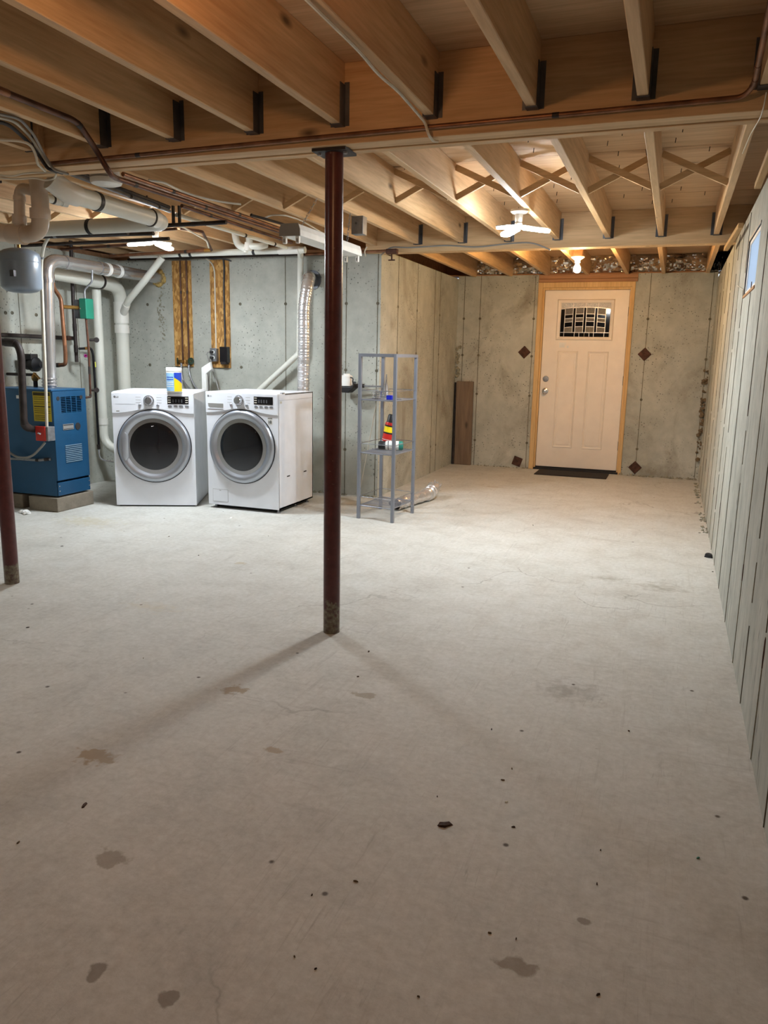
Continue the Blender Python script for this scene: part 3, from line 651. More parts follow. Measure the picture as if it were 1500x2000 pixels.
led_lamp(p.x+.02, p.y, 2.19, 'lit three panel LED lamp in the bay before the door', 'led', [math.radians(a) for a in (-115, 12, 128)])
p = at(303, 445, z=2.17)
led_lamp(p.x, p.y, 2.17, 'lit three panel LED lamp among the pipes above the laundry machines', 'led', [math.radians(a) for a in (-150, -28, 92)])
MB().box((p.x-.06, p.y-.06, 2.17), (p.x+.06, p.y+.06, 2.19)).build('mounting_block', 'strut', ceiling, smooth=False)
led_lamp(-3.30, 1.50, JB1, 'three panel LED lamp over the near left floor', 'led_near', [math.radians(a) for a in (-90, 30, 150)], '_offscreen')
def bulb_lamp(x, y, ztop, label, mat, suf=''):
    t = thing('bulb_lamp'+suf, label, 'bulb lamp', (x, y, ztop))
    MB().lathe([(0, 0), (.055, 0), (.056, -.008), (.044, -.018), (.026, -.03), (.022, -.052), (.018, -.054), (0, -.054)], (x, y, ztop), n=28).build('lamp_holder', 'porcelain', t)
    MB().lathe([(.013, -.05), (.014, -.06), (.018, -.07), (.027, -.088), (.031, -.104), (.028, -.12), (.018, -.132), (0, -.136)], (x, y, ztop), n=24).build('bulb'+suf, mat, t)
    return t
p = at(1127, 525, z=2.03)
bulb_lamp(p.x, p.y, 2.132, 'lit warm bare bulb in a porcelain holder above the white door', 'bulb')
MB().box((p.x-.035, p.y-.035, 2.132), (p.x+.035, p.y+.035, SUB)).build('lamp_block', 'joist3', ceiling, smooth=False)
bulb_lamp(-1.0, 1.40, JB1, 'warm bare bulb in a porcelain holder under the near joists', 'bulb_near', '_offscreen')
# ================================================================== washer and dryer
def machine(name, label, cx, cy, rot, zb, is_washer):
    t = thing(name, label, name, (cx, cy, 0), rot); W, D, H = .656, .636, .929
    Z0, Z1 = zb, zb+H; zc = zb+.494; ro = .296
    x0, x1 = -W/2, W/2
    B = lambda m, n_, mat, par=None, **k: m.build(n_, mat, par or t, local=True, **k)
    # cabinet: sides, back, base and a front sheet with a round port
    m = MB(); th = .012
    m.box((x0, .006, Z0), (x0+th, D, Z1-.012)); m.box((x1-th, .006, Z0), (x1, D, Z1-.012)); m.box((x0, D-th, Z0), (x1, D, Z1-.012)); m.box((x0, .006, Z0), (x1, D, Z0+th))
    B(m, 'cabinet', 'whiteside', smooth=False)
    angs = sorted([2*PI*k/64 for k in range(64)] + [math.atan2(zz-zc, xx) % (2*PI) for xx in (x0, x1) for zz in (Z0, Z1-.01)])
    inn, outp = [], []
    for a in angs:
        c, s_ = math.cos(a), math.sin(a); sc = min((x1 if c > 0 else -x0)/max(1e-6, abs(c)), ((Z1-.01-zc) if s_ > 0 else (zc-Z0))/max(1e-6, abs(s_)))
        inn.append((.205*c, 0, zc+.205*s_)); outp.append((sc*c, 0, zc+sc*s_))
    n = len(angs); m = MB()
    for y in (0, .012): m.add([(p[0], y, p[2]) for p in inn]+[(p[0], y, p[2]) for p in outp], [(k, (k+1) % n, n+(k+1) % n, n+k) for k in range(n)])
    m.add([(p[0], y, p[2]) for y in (0, .012) for p in outp], [(k, (k+1) % n, n+(k+1) % n, n+k) for k in range(n)])
    B(m, 'front_panel', 'white', smooth=False)
    # control fascia with an arched lower edge
    low = [(x1*(1-2*k/24), Z1-.168+.038*(math.cos((k/24-.5)*2*PI)*.5+.5)**1.2) for k in range(25)]
    poly = [(x0, 0, Z1-.004), (x1, 0, Z1-.004)] + [(x, 0, z) for x, z in low]
    fascia = B(MB().prism([(p[0], -.010, p[2]) for p in poly], .0105, (0, 1, 0)), 'control_panel', 'white', smooth=False, bevel=.003, seg=2)
    # top
    m = MB().box((x0, -.006, Z1-.014), (x1, D, Z1)); B(m, 'top', 'white', smooth=False, bevel=.005)
    if not is_washer:
        m = MB()
        for lo, hi in (((x0+.01, .0, Z1), (x0+.035, D-.01, Z1+.007)), ((x1-.035, .0, Z1), (x1-.01, D-.01, Z1+.007)), ((x0+.035, .0, Z1), (x1-.035, .03, Z1+.007)), ((x0+.035, D-.04, Z1), (x1-.035, D-.01, Z1+.007))): m.box(lo, hi)
        B(m, 'top_rim', 'white', smooth=False)
    else:
        B(MB().box((x1-.012, .12, Z1-.012), (x1+.003, D-.005, Z1-.001)), 'lid_trim', 'galv', smooth=False)
        B(MB().box((x1-.02, .07, Z1-.004), (x1+.002, .11, Z1+.006)), 'hose_clip', 'galv', smooth=False)
    # door: black gap, satin ring, glass bowl
    cen = (0, -.001, zc)
    B(MB().lathe([(.302, 0), (.302, .006), (.290, .006)], cen, (0, -1, 0), 64), 'door_gasket', 'black')
    ring = B(MB().lathe([(.205, -.008), (.212, .004), (.226, .010), (.244, .026), (.262, .034), (.280, .032), (.292, .022), (.2965, .005)], cen, (0, -1, 0), 72), 'door_ring', 'chrome_ring')
    B(MB().lathe([(.214, .002), (.2135, .012), (.2275, .0125)], cen, (0, -1, 0), 64), 'inner_bezel', 'silver', ring)
    B(MB().lathe([(.212, .004), (.19, .016), (.15, .024), (.08, .030), (0, .032)], cen, (0, -1, 0), 48), 'door_glass', 'doorglass', ring)
    B(MB().lathe([(.2, -.01), (.17, -.09), (.12, -.14), (0, -.15)], cen, (0, -1, 0), 40), 'glass_bowl', 'doorglass', ring)
    if not is_washer:
        B(MB().prism([(-.248, -.03, zc-.10), (-.225, -.03, zc-.12), (-.205, -.012, zc-.09), (-.205, -.012, zc+.09), (-.225, -.03, zc+.115), (-.252, -.03, zc+.09)], .012, (0, -1, 0)), 'door_handle', 'chrome_ring', ring, bevel=.003)
    # drum
    B(MB().lathe([(.235, -.035), (.25, -.06), (.25, -.42), (.24, -.45), (0, -.455)], cen, (0, -1, 0), 40), 'drum', 'galv')
    for k in range(3):
        a = 2*PI*k/3+.5; c, s_ = math.cos(a), math.sin(a)
        B(MB().bar((.235*c, .08, zc+.235*s_), (.235*c, .42, zc+.235*s_), .03, .04, (c, 0, s_)), 'drum_lifter', 'galv', smooth=False)
    B(MB().lathe([(.206, -.012), (.25, -.035), (.256, -.05), (.235, -.055), (.206, -.03)], cen, (0, -1, 0), 40), 'door_boot', 'cablegrey')
    # knob, buttons, display
    kz = Z1-.062; kx = -.018 if is_washer else -.03
    kn = B(MB().lathe([(.042, 0), (.042, .004), (.034, .007), (.033, .026), (.028, .033), (0, .034)], (kx, -.010, kz), (0, -1, 0), 32), 'dial', 'silver')
    B(MB().lathe([(.040, .001), (.043, .005), (.036, .0055)], (kx, -.010, kz), (0, -1, 0), 32), 'dial_skirt', 'chrome_ring', kn)
    B(MB().bar((kx, -.0455, kz+.008), (kx, -.0455, kz+.027), .003, .002, (0, 1, 0)), 'dial_mark', 'cablegrey', kn, smooth=False)
    for dx in (-.072, .072): B(MB().lathe([(.012, 0), (.012, .005), (.009, .008), (0, .0085)], (kx+dx, -.010, kz-.038), (0, -1, 0), 16), 'button', 'chrome_ring')
    disp = B(MB().box((.118, -.0125, Z1-.088), (.288, -.0095, Z1-.026)), 'display', 'blackgloss', smooth=False, bevel=.001, seg=1)
    m = MB()
    for k in range(4): m.box((.158+.023*k, -.0132, Z1-.076), (.170+.023*k, -.0124, Z1-.05))
    B(m, 'display_digits', 'hanger', disp, smooth=False, kind='stuff')
    m = MB()
    for r in range(3):
        m.box((.123, -.0134, Z1-.042-.018*r), (.146, -.0124, Z1-.035-.018*r))
        if not is_washer: m.box((.262, -.0134, Z1-.042-.018*r), (.284, -.0124, Z1-.035-.018*r))
    B(m, 'display_keys', 'cable', disp, smooth=False, kind='stuff')
    for k in range(4):
        xx = .122+.045*k; bt = B(MB().box((xx, -.0135, Z1-.115), (xx+.032, -.0095, Z1-.099)), 'button', 'chrome_ring', smooth=False, bevel=.003, seg=1)
        B(MB().box((xx+.004, -.0138, Z1-.101), (xx+.028, -.0132, Z1-.099)), 'button_print', 'hanger', bt, smooth=False)
    m = MB()
    for r in range(3):
        for dx in (-.105, .062): m.box((kx+dx, -.0106, kz+.024-.022*r), (kx+dx+.04, -.0099, kz+.0262-.022*r))
    B(m, 'panel_print', 'cablegrey', smooth=False, kind='stuff')
    # maker's badge
    lx = x0+.026; lz = Z1-.036
    B(MB().lathe([(.0085, 0), (.0085, .0008), (0, .0008)], (lx, -.010, lz), (0, -1, 0), 20), 'badge', 'hanger')
    text_part('badge_letters', 'LG', .017, 'cablegrey', t, (lx+.012, -.0105, lz-.006), (PI/2, 0, 0))
    text_part('badge_letters', 'LG', .0085, 'offwhite', t, (lx-.0055, -.0112, lz-.003), (PI/2, 0, 0))
    if is_washer:
        dr = B(MB().prism([(x0+.022, -.0125, Z1-.092), (x0+.165, -.0125, Z1-.092), (x0+.165, -.0125, Z1-.125), (x0+.158, -.0125, Z1-.131), (x0+.045, -.0125, Z1-.131), (x0+.026, -.0125, Z1-.122)], .004, (0, 1, 0)), 'detergent_drawer', 'cablegrey', smooth=False, bevel=.002, seg=1)
        B(MB().box((x0+.022, -.0145, Z1-.135), (x0+.165, -.0095, Z1-.130)), 'drawer_lip', 'white', dr, smooth=False)
        h = B(MB().box((x0+.045, -.002, Z0+.028), (x0+.185, .002, Z0+.128)), 'filter_hatch', 'white', smooth=False)
        m = MB()
        for lo, hi in (((x0+.043, -.0008, Z0+.026), (x0+.187, .003, Z0+.028)), ((x0+.043, -.0008, Z0+.128), (x0+.187, .003, Z0+.13)), ((x0+.043, -.0008, Z0+.028), (x0+.045, .003, Z0+.128)), ((x0+.185, -.0008, Z0+.028), (x0+.187, .003, Z0+.128))): m.box(lo, hi)
        m.box((x0+.106, -.003, Z0+.119), (x0+.122, 0, Z0+.123)); B(m, 'hatch_gap_line', 'cablegrey', h, smooth=False)  # grey strips colour in the shaded gap around the hatch
        st_ = B(MB().box((x1-.092, -.0014, Z1-.242), (x1-.052, 0, Z1-.19)), 'sticker', 'offwhite', smooth=False)
        B(MB().box((x1-.092, -.0018, Z1-.2), (x1-.052, -.0013, Z1-.19)), 'sticker_band', 'cablegrey', st_, smooth=False)
        text_part('sticker_print', '10', .034, 'hanger', st_, (x1-.091, -.0022, Z1-.234), (PI/2, 0, 0), bold=.0005)
        for yy in (.17, .48):
            hd = B(MB().lathe([(.03, 0), (.03, .0008), (0, .0008)], (x1, yy, Z0+.245), (1, 0, 0), 24), 'side_grip', 'whiteside')
            B(MB().box((x1, yy-.026, Z0+.250), (x1+.0016, yy+.026, Z0+.260)), 'grip_slot_strip', 'black', hd, smooth=False)  # black strip painted on for the darkness inside the slot
        B(MB().box((x1, .02, Z1-.0545), (x1+.0012, D-.01, Z1-.053)), 'panel_seam_line', 'cablegrey', smooth=False)  # grey strip drawn in place of the shade in the joint
        B(MB().box((x1, .03, Z1-.078), (x1+.001, .065, Z1-.06)), 'rating_tag', 'cable', smooth=False)
        for xx, yy in ((x0+.05, .04), (x1-.02, .03), (x0+.05, D-.05), (x1-.03, D-.06), (x1-.03, D*.55)):
            B(MB().lathe([(.019, 0), (.019, .008), (.008, .012), (.008, Z0+.002)], (xx, yy, 0), n=14), 'foot', 'galv')
        m = MB().box((x0+.03, .05, .006), (x1-.03, D-.05, Z0)); B(m, 'base_pan', 'rubber', smooth=False)
    else:
        B(MB().box((x0+.02, .02, 0), (x1-.02, D-.02, Z0+.002)), 'base_pan', 'rubber', smooth=False)
        B(MB().box((x0+.03, -.0106, Z1-.095), (x0+.19, -.0099, Z1-.0935)), 'panel_print', 'chrome_ring', smooth=False)
        B(MB().box((x0+.035, -.0106, Z1-.155), (x0+.06, -.0099, Z1-.147)), 'panel_print', 'cablegrey', smooth=False)
    return t
machine('dryer', 'white front loading dryer with wide silver door ring, turned at an angle', -3.963, 5.319, .420, .012, False)
machine('washer', 'white front loading washer with detergent drawer and filter hatch', -3.233, 5.478, 0.0, .032, True)
# tub of cleaning wipes on the dryer
def shell(a0, a1, z0, z1, rx, ry, nu=10, nv=2, cut=None):
    m = MB(); vs = []; fs = []
    for j in range(nv+1):
        for i in range(nu+1):
            a = a0+(a1-a0)*i/nu; lo = z0; hi = z1
            if cut: lo, hi = cut(i/nu)
            vs.append((rx*math.sin(a), -ry*math.cos(a), lo+(hi-lo)*j/nv))
    for j in range(nv):
        for i in range(nu): k = j*(nu+1)+i; fs.append((k, k+1, k+nu+2, k+nu+1))
    return m.add(vs, fs)
p = at(341, 766, z=.948)
t = thing('wipes_tub', 'white tub of cleaning wipes with blue and yellow label on the dryer', 'tub', (p.x, p.y, .948), .35)
def oval(prof, rx, ry, n=40):
    m = MB(); vs = []; fs = []
    for s_, z in prof:
        for k in range(n): a = 2*PI*k/n; vs.append((rx*s_*math.cos(a), ry*s_*math.sin(a), z))
    for i in range(len(prof)-1):
        for k in range(n): q, r = i*n+k, i*n+(k+1) % n; fs.append((q, r, r+n, q+n))
    fs.append(tuple(range(n-1, -1, -1))); fs.append(tuple((len(prof)-1)*n+k for k in range(n))); return m.add(vs, fs)
oval([(.94, 0), (1, .008), (1, .165), (.95, .17)], .062, .05).build('tub', 'offwhite', t, local=True)
oval([(1.02, .166), (1.03, .17), (1.03, .19), (.97, .197)], .062, .05).build('lid', 'offwhite', t, local=True)
shell(-1.3, .25, .012, .155, .0626, .0506).build('label_panel', 'sky', t, local=True)
shell(.2, 1.45, .01, .12, .0632, .0512, cut=lambda u: (.008, .118-.05*u)).build('label_panel', 'yel2', t, local=True)
shell(.2, 1.45, .12, .16, .0630, .051, cut=lambda u: (.120-.05*u, .158)).build('label_panel', 'blue2', t, local=True)
for z in (.045, .062, .078, .10, .118): shell(-1.0, .1, z, z+.006, .0629, .0509).build('label_line', 'blue2' if z > .09 else 'offwhite', t, local=True)
# ================================================================== the boiler
BX0, BX1, BY0, BY1, BZ0, BZ1 = -5.12, -4.505, 4.80, 5.165, .125, .965
t = boiler = thing('boiler', 'blue steel boiler on concrete blocks beside the dryer', 'boiler', ((BX0+BX1)/2, (BY0+BY1)/2, BZ0))
# sheet-metal jacket, open behind the front panels so that slots and gaps look into the cabinet
jk = MB().box((BX0, BY0, BZ0), (BX1-.012, BY1, BZ1-.012)); jk.f.pop(3); jk.mi.pop(3)
jk.build('jacket', 'boiler', t, smooth=False)
def plate_x(x0, x1, yb, zb, holes):
    m = MB(); ny, nz = len(yb), len(zb); vs = [(x, y, z) for x in (x0, x1) for z in zb for y in yb]; fs = []
    I = lambda s_, i, j: s_*ny*nz + j*ny + i; solid = lambda i, j: 0 <= i < ny-1 and 0 <= j < nz-1 and (i, j) not in holes
    for j in range(nz-1):
        for i in range(ny-1):
            if not solid(i, j): continue
            for s_ in (0, 1): fs.append((I(s_, i, j), I(s_, i+1, j), I(s_, i+1, j+1), I(s_, i, j+1)))
            for di, dj, a, b in ((-1, 0, (i, j), (i, j+1)), (1, 0, (i+1, j), (i+1, j+1)), (0, -1, (i, j), (i+1, j)), (0, 1, (i, j+1), (i+1, j+1))):
                if not solid(i+di, j+dj): fs.append((I(0, *a), I(0, *b), I(1, *b), I(1, *a)))
    return m.add(vs, fs)
MB().box((BX0-.004, BY0-.006, BZ1-.014), (BX1-.004, BY1+.006, BZ1)).build('top', 'boiler', t, smooth=False, bevel=.004)
yb_ = [BY0+.001]
for q in range(4): yb_ += [BY0+.085+.058*q, BY0+.135+.058*q]
fp = plate_x(BX1-.013, BX1, yb_+[BY1-.001], [BZ0+.125, .78, .905, BZ1-.015], {(1, 1), (3, 1), (5, 1), (7, 1)}).build('front_panel', 'boiler', t, smooth=False)
MB().box((BX1-.013, BY0+.001, BZ0+.002), (BX1, BY1-.001, BZ0+.108)).build('lower_panel', 'boiler', t, smooth=False, bevel=.004)
MB().box((BX1-.06, BY0+.001, BZ0+.1), (BX1-.055, BY1-.001, BZ0+.135)).build('cross_brace', 'boiler', t, smooth=False)
for q in range(4):
    y0 = BY0+.085+.058*q
    for k in range(9): MB().box((BX1-.008, y0-.001, .785+.0135*k), (BX1-.002, y0+.051, .789+.0135*k)).build('vent_louvre', 'boiler', fp, smooth=False)
for k in range(10):
    z = .385+.0145*k; MB().box((BX1, BY0+.10, z), (BX1+.005, BY0+.285, z+.006)).build('louvre', 'boilerslat', fp, smooth=False)
for y, r in ((BY0+.055, .016), (BY0+.31, .016)): MB().lathe([(r, 0), (r, .003), (0, .003)], (BX1, y, .895), (1, 0, 0), 20).build('dark_disc', 'rubber', fp)  # flat dark discs on the panel, no openings cut behind them
MB().lathe([(.028, 0), (.028, .004), (0, .004)], (BX1, BY0+.255, .665), (1, 0, 0), 24).build('dark_disc', 'rubber', fp)
pl = MB().box((BX1, BY0+.09, .645), (BX1+.004, BY0+.205, .69)).build('nameplate', 'cablegrey', fp, smooth=False)
MB().box((BX1+.004, BY0+.095, .65), (BX1+.005, BY0+.2, .654)).box((BX1+.004, BY0+.095, .680), (BX1+.005, BY0+.2, .686)).build('nameplate_band', 'boilerdark', pl, smooth=False)
for y in (BY0+.015, BY1-.015):
    for z in (.165, .205): MB().lathe([(.006, 0), (.006, .002), (0, .003)], (BX1, y, z), (1, 0, 0), 8).build('screw', 'silver', t)
yl = MB().box((-4.70, BY0-.0015, .715), (-4.525, BY0, .945)).build('warning_label', 'yellow', t, smooth=False)
m = MB().box((-4.695, BY0-.0022, .915), (-4.53, BY0-.001, .94)).box((-4.69, BY0-.0022, .826), (-4.53, BY0-.001, .834))
for z in (.73, .745, .758, .78, .795, .81, .85, .865, .885, .9): m.box((-4.69, BY0-.0022, z), (-4.69+random.uniform(.1, .16), BY0-.001, z+.004))
m.build('label_print', 'print', yl, smooth=False, kind='stuff')
MB().box((-4.865, BY0-.002, .885), (-4.84, BY0, .91)).build('access_plate', 'offwhite', t, smooth=False)
MB().box((-5.06, BY0-.002, .64), (-5.03, BY0, .93)).build('side_label', 'offwhite', t, smooth=False)
for y in (BY0+.06, BY1-.06):
    for x in (BX0+.06, BX1-.07): MB().cyl((x, y, BZ0-.012), (x, y, BZ0+.002), .014, 8).build('foot', 'iron', t)
BLZ = BZ0-.0115
for (x0, x1, y0, y1, lab) in ((-4.79, -4.50, 4.775, 5.19, 'grey concrete block under the front of the blue boiler'), (-5.19, -4.87, 4.79, 5.19, 'grey concrete block under the rear of the blue boiler')):
    tag(MB().box((x0, y0, 0), (x1, y1, BLZ)).build('concrete_block', 'block', smooth=False, bevel=.006), lab, 'block')
# ---- flue, from the boiler top to the wall
fb = at(97, 757, z=BZ1); FX, FY = fb.x, fb.y
f1 = Vector((FX, FY, BZ1)); f2 = Vector((FX+.05, FY, 1.965)); f3 = Vector((-4.75, YL+.01, 1.965))
t = thing('flue_pipe', 'shiny stainless flue pipe rising from the boiler and into the laundry wall', 'flue', f1)
pl_ = fillet([f1, f2, f3], .13, 8); MB().tube(pl_, .052, 24).build('pipe', 'stainless', t)
for z in (.985, 1.01, 1.035): MB().lathe([(.053, -.008), (.060, -.004), (.060, .004), (.053, .008)], (FX+.002, FY, z), n=24).build('collar_ring', 'stainless', t)
for s_ in (.02, .30, .36, .46):
    c = f2.lerp(f3, .12+s_); d = (f3-f2).normalized(); MB().tube([c-d*.018, c+d*.018], .0565, 24).build('joint_band', 'stainless' if s_ < .2 else 'offwhite' if s_ > .33 else 'silver', t)
c = Vector((FX+.045, FY, 1.79)); MB().tube([c, c+Vector((0, 0, .03))], .056, 24).build('joint_band', 'silver', t)
m = MB(); rn = random.Random(5)
for i in range(26):
    a = rn.uniform(0, 2*PI); s_ = rn.uniform(.014, .03); m.lathe([(0, -s_*.8), (s_*.8, -s_*.3), (s_, .1*s_), (0, s_*.8)], (-4.75+.06*math.cos(a), YL-.008, 1.965+.06*math.sin(a)), (rn.uniform(-.4, .4), -1, rn.uniform(-.4, .4)), 7)
tag(m.build('sealing_foam', 'foam'), 'yellow sealing foam around the flue hole in the wall', 'foam')
# ---- expansion tank and its strap pipe
c = at(40, 529, y=4.38); R_ = .134
t = thing('expansion_tank', 'grey domed expansion tank hanging above the blue boiler', 'tank', c)
MB().lathe([(.0, -.15), (.06, -.147), (.1, -.138), (.122, -.124), (R_, -.108), (R_, .100), (.126, .118), (.1, .135), (.06, .147), (0, .15)], c, n=40).build('shell', 'tank', t)
MB().lathe([(R_+.0005, -.006), (R_+.002, 0), (R_+.0005, .006)], c+Vector((0, 0, .06)), n=40).build('weld_band', 'tank', t)
MB().cyl(c+Vector((0, 0, .15)), c+Vector((0, 0, .21)), .012, 10).build('nipple', 'brass', t)
MB().box((c.x+.04, c.y-R_-.004, c.z-.05), (c.x+.075, c.y-R_+.02, c.z-.01)).build('label_plate', 'hanger', t, smooth=False)
m = MB()
for k in range(4): m.box((c.x+.065+.003*k, c.y-R_+.01, c.z+.0+.022*k), (c.x+.095+.001*k, c.y-R_+.028, c.z+.010+.022*k))
tz = c.z+.21
pipe('tank_pipe', 'dark iron pipe carrying the grey expansion tank', 'pipe', [(c.x-.6, c.y, tz+.012), (c.x+.9, c.y+.02, tz+.012)], .014, 'iron', straps=(.37, .6))
# ================================================================== pipework above and around the boiler
# trap assembly under the main beam, far left
ty = 3.50
t = thing('drain_trap', 'aged white plastic drain trap hanging below the main beam', 'drain trap', at(78, 430, y=ty))
A = lambda px, py, y=ty: at(px, py, y=y)
main = fillet([A(74, 352), A(79, 395), A(79, 455), A(40, 458), A(-40, 452)], .11, 8)
MB().tube(main, .045, 22).build('trap_pipe', 'pvc_old', t)
MB().tube([A(78, 408), A(79, 428)], .053, 22).build('coupling', 'pvc_old', t)
MB().tube([A(20, 457), A(48, 459)], .052, 22).build('coupling', 'pvc_old', t)
arm = fillet([A(66, 372), A(38, 366), A(38, 405), A(38, 452)], .09, 8)
MB().tube(arm, .029, 18).build('vent_arm', 'pvc_old', t)
MB().tube([A(38, 420), A(38, 438)], .037, 18).build('coupling', 'pvc_old', t)
MB().tube([A(38, 383), A(38, 392)], .032, 18).build('coupling', 'pvc_old', t)
# long drain, in depth then across
dx, dz = -2.955, 2.045
a = at(86, 352, y=3.34)
pipe('drain_pipe', 'long white plastic drain pipe running under the joists with a strap and end elbow', 'pipe', [(dx-.03, 3.26, dz+.05), (dx, 3.34, dz), (dx, 4.06, dz-.01)], .047, 'pvc', .04, cuffs=((0.0, .2), (.94, 1.0)), cuffmat='cuff', n=22, straps=(.36, .93), strapmat='black')
e0 = at(308, 436, y=4.13)
pipe('drain_pipe', 'grey white plastic drain pipe crossing behind the trap', 'pipe', [(dx, 4.05, dz-.005), (dx, 4.13, e0.z), at(60, 449, y=4.15), at(-30, 453, y=4.15)], .045, 'pvc', .05, n=22, straps=(.40,), strapmat='black')
pipe('drain_stub', 'short white plastic pipe stub beneath the long drain', 'pipe', [at(66, 380, z=2.15), at(112, 392, z=2.148), at(131, 396, z=2.146)], .024, 'pvc', .02, cuffs=((.62, .78), (.86, 1.0)), cuffmat='cuff', straps=(.56,), strapmat='black')
for (pa, pb, yy, r, mt, lab) in (((-20, 466), (300, 456), 4.55, .013, 'iron', 'dark iron pipe crossing just below the drain pipe'), ((40, 480), (330, 466), 4.75, .012, 'iron', 'dark iron pipe crossing above the stainless flue elbow'),
                             ((225, 446), (442, 434), 4.40, .013, 'iron', 'black iron pipe crossing in front of the copper lines'), ((110, 463), (345, 447), 4.62, .009, 'copperdark', 'thin dark copper pipe crossing below the drain pipe'),
                             ((120, 487), (250, 478), 4.95, .011, 'copperdark', 'short dark copper pipe above the flue run')):
    pipe('iron_pipe' if mt == 'iron' else 'copper_pipe', lab, 'pipe', [at(*pa, y=yy), at(*pb, y=yy)], r, mt, straps=(.3, .7), strapmat='iron')
# copper lines in depth under the joists
pA = at(158, 240, z=2.2)
pts = [(pA.x, .2, 2.2), (pA.x, pA.y-.02, 2.2), at(186, 290, y=2.985), at(216, 341, y=3.03), at(226, 348, z=2.068), at(470, 428, z=2.075), at(600, 470, z=2.08)]
pipe('copper_pipe', 'copper pipe dropping under the main beam and running back along the joists', 'pipe', pts, .0125, 'copperdark', .05, cuffs=((.30, .31), (.42, .43)), cuffmat='copper', straps=(.5, .62, .74), strapmat='iron')
for (pa, za, pb, zb_, r, mt, lab) in (((240, 340), 2.125, (588, 461), 2.125, .011, 'copper', 'bright copper pipe running back beside the smoke detector'),
                                     ((140, 333), 2.168, (330, 405), 2.165, .012, 'iron', 'dark pipe running back above the long drain'), ((128, 336), 2.140, (332, 413), 2.140, .010, 'galv', 'thin galvanised pipe running back above the long drain'),
                                     ((345, 420), 2.14, (560, 484), 2.14, .014, 'pvc', 'thin white pipe running back toward the laundry wall'),
                                     ((355, 402), 2.10, (570, 474), 2.10, .011, 'copperdark', 'dark copper pipe running back toward the shop light')):
    pipe('copper_pipe' if 'copper' in mt else 'service_pipe', lab, 'pipe', [at(*pa, z=za), at(*pb, z=zb_)], r, mt, straps=(.2, .55, .85), strapmat='iron')
t = thing('pipe_bracket', 'black steel bracket clamping the pipes beside the lit lamp', 'bracket', at(345, 420, y=4.5))
for q in (338, 350): MB().bar(at(q, 402, y=4.5), at(q+1, 440, y=4.5), .012, .02).build('bracket_leg', 'black', t, smooth=False)
MB().bar(at(336, 440, y=4.5), at(353, 439, y=4.5), .02, .012).build('bracket_foot', 'black', t, smooth=False)
# ---- lines on the beam's face
b0, b1, b2 = at(92, 320, y=3.045), at(1452, 190, y=3.045), at(1473, 166, y=3.0)
pipe('copper_pipe', 'thin copper pipe strapped along the face of the main beam', 'pipe', [b0, at(690, 262, y=3.045), at(1000, 233, y=3.05), b1, b2, (b2.x-.012, 2.2, 2.24), (b2.x-.012, .5, 2.24)], .009, 'copper', .03, straps=(.09, .42), strapmat='iron', cuffs=((.543, .552), (.562, .57)), cuffmat='copper')
# ---- pipes down in the boiler corner
px5 = -4.985
pipe('waste_pipe', 'thick white waste pipe elbowing down the corner beside the dryer', 'waste pipe', [at(40, 520, x=px5), at(200, 551, x=px5-.0), (px5-.03, 6.30, 1.86), (px5-.035, 6.30, .0)], .060, 'pvc', .16, cuffs=((.435, .50), (.505, .53)), cuffmat='cuff', n=24, straps=(.30,), strapmat='iron')
pipe('waste_branch', 'slanting white plastic branch pipe joining the thick waste pipe', 'pipe', [(px5-.02, 6.30, 1.60), at(250, 588, y=6.19), at(285, 545, y=6.10), at(317, 503, y=6.14)], .031, 'pvc', .04, cuffs=((.0, .22),), cuffmat='cuff', n=18)
pipe('waste_pipe', 'slim white waste pipe standing against the left wall behind the gas line', 'waste pipe', [(-5.06, 6.02, 1.82), (-5.06, 6.02, .40), (-4.80, 6.06, .28)], .040, 'pvc', .10, cuffs=((.70, .735),), cuffmat='cuff', n=18)
pipe('copper_pipe', 'copper riser with brass tee joining the black return pipe by the flue', 'pipe', [at(84, 714, y=5.22), at(118, 713, y=5.22), at(128, 712, y=5.22), at(128, 690, y=5.22), at(119, 583, y=5.22), at(104, 561, y=5.22), at(101, 520, y=5.22)], .0165, 'copper', .03, cuffs=((.0, .17),), cuffmat='iron', n=14, cuffname='iron_run')
pipe('copper_branch', 'short bright copper branch feeding the green control box', 'pipe', [at(120, 599, y=5.22), at(152, 601, y=5.40)], .0155, 'brass', n=12)
c = at(161, 603, y=5.42)
t = thing('flow_control', 'green fronted control box on a copper pipe above the boiler', 'control box', c)
MB().box((c.x-.075, c.y-.02, c.z-.08), (c.x-.005, c.y+.06, c.z+.075)).build('housing', 'hanger', t, smooth=False, bevel=.012)
MB().box((c.x-.005, c.y-.03, c.z-.082), (c.x+.062, c.y+.065, c.z+.082)).build('cover', 'green', t, smooth=False, bevel=.004)
MB().lathe([(.006, 0), (.006, .003), (0, .004)], (c.x+.005, c.y-.03, c.z), (0, -1, 0), 10).build('cover_screw', 'silver', t)
pipe('control_conduit', 'thin bent steel conduit between the flue and the green control box', 'conduit', [at(180, 528, y=5.42), at(180, 550, y=5.42), at(165, 566, y=5.42), at(166, 588, y=5.42)], .008, 'galv', .02)
pipe('copper_pipe', 'thin copper drop below the green control box with iron valve', 'pipe', [at(168, 620, y=5.42), at(173, 680, y=5.42), at(177, 775, y=5.42), at(166, 777, y=5.3)], .0095, 'copperdark', .02, cuffs=((.52, .60), (.82, .86)), cuffmat='iron')
pipe('iron_pipe', 'black iron drop pipe hanging beside the green control box', 'pipe', [at(138, 470, x=-5.08), at(143, 590, x=-5.08), at(150, 707, x=-5.08)], .0165, 'iron', .02, cuffs=((.68, .74), (.86, .92)), cuffmat='iron')
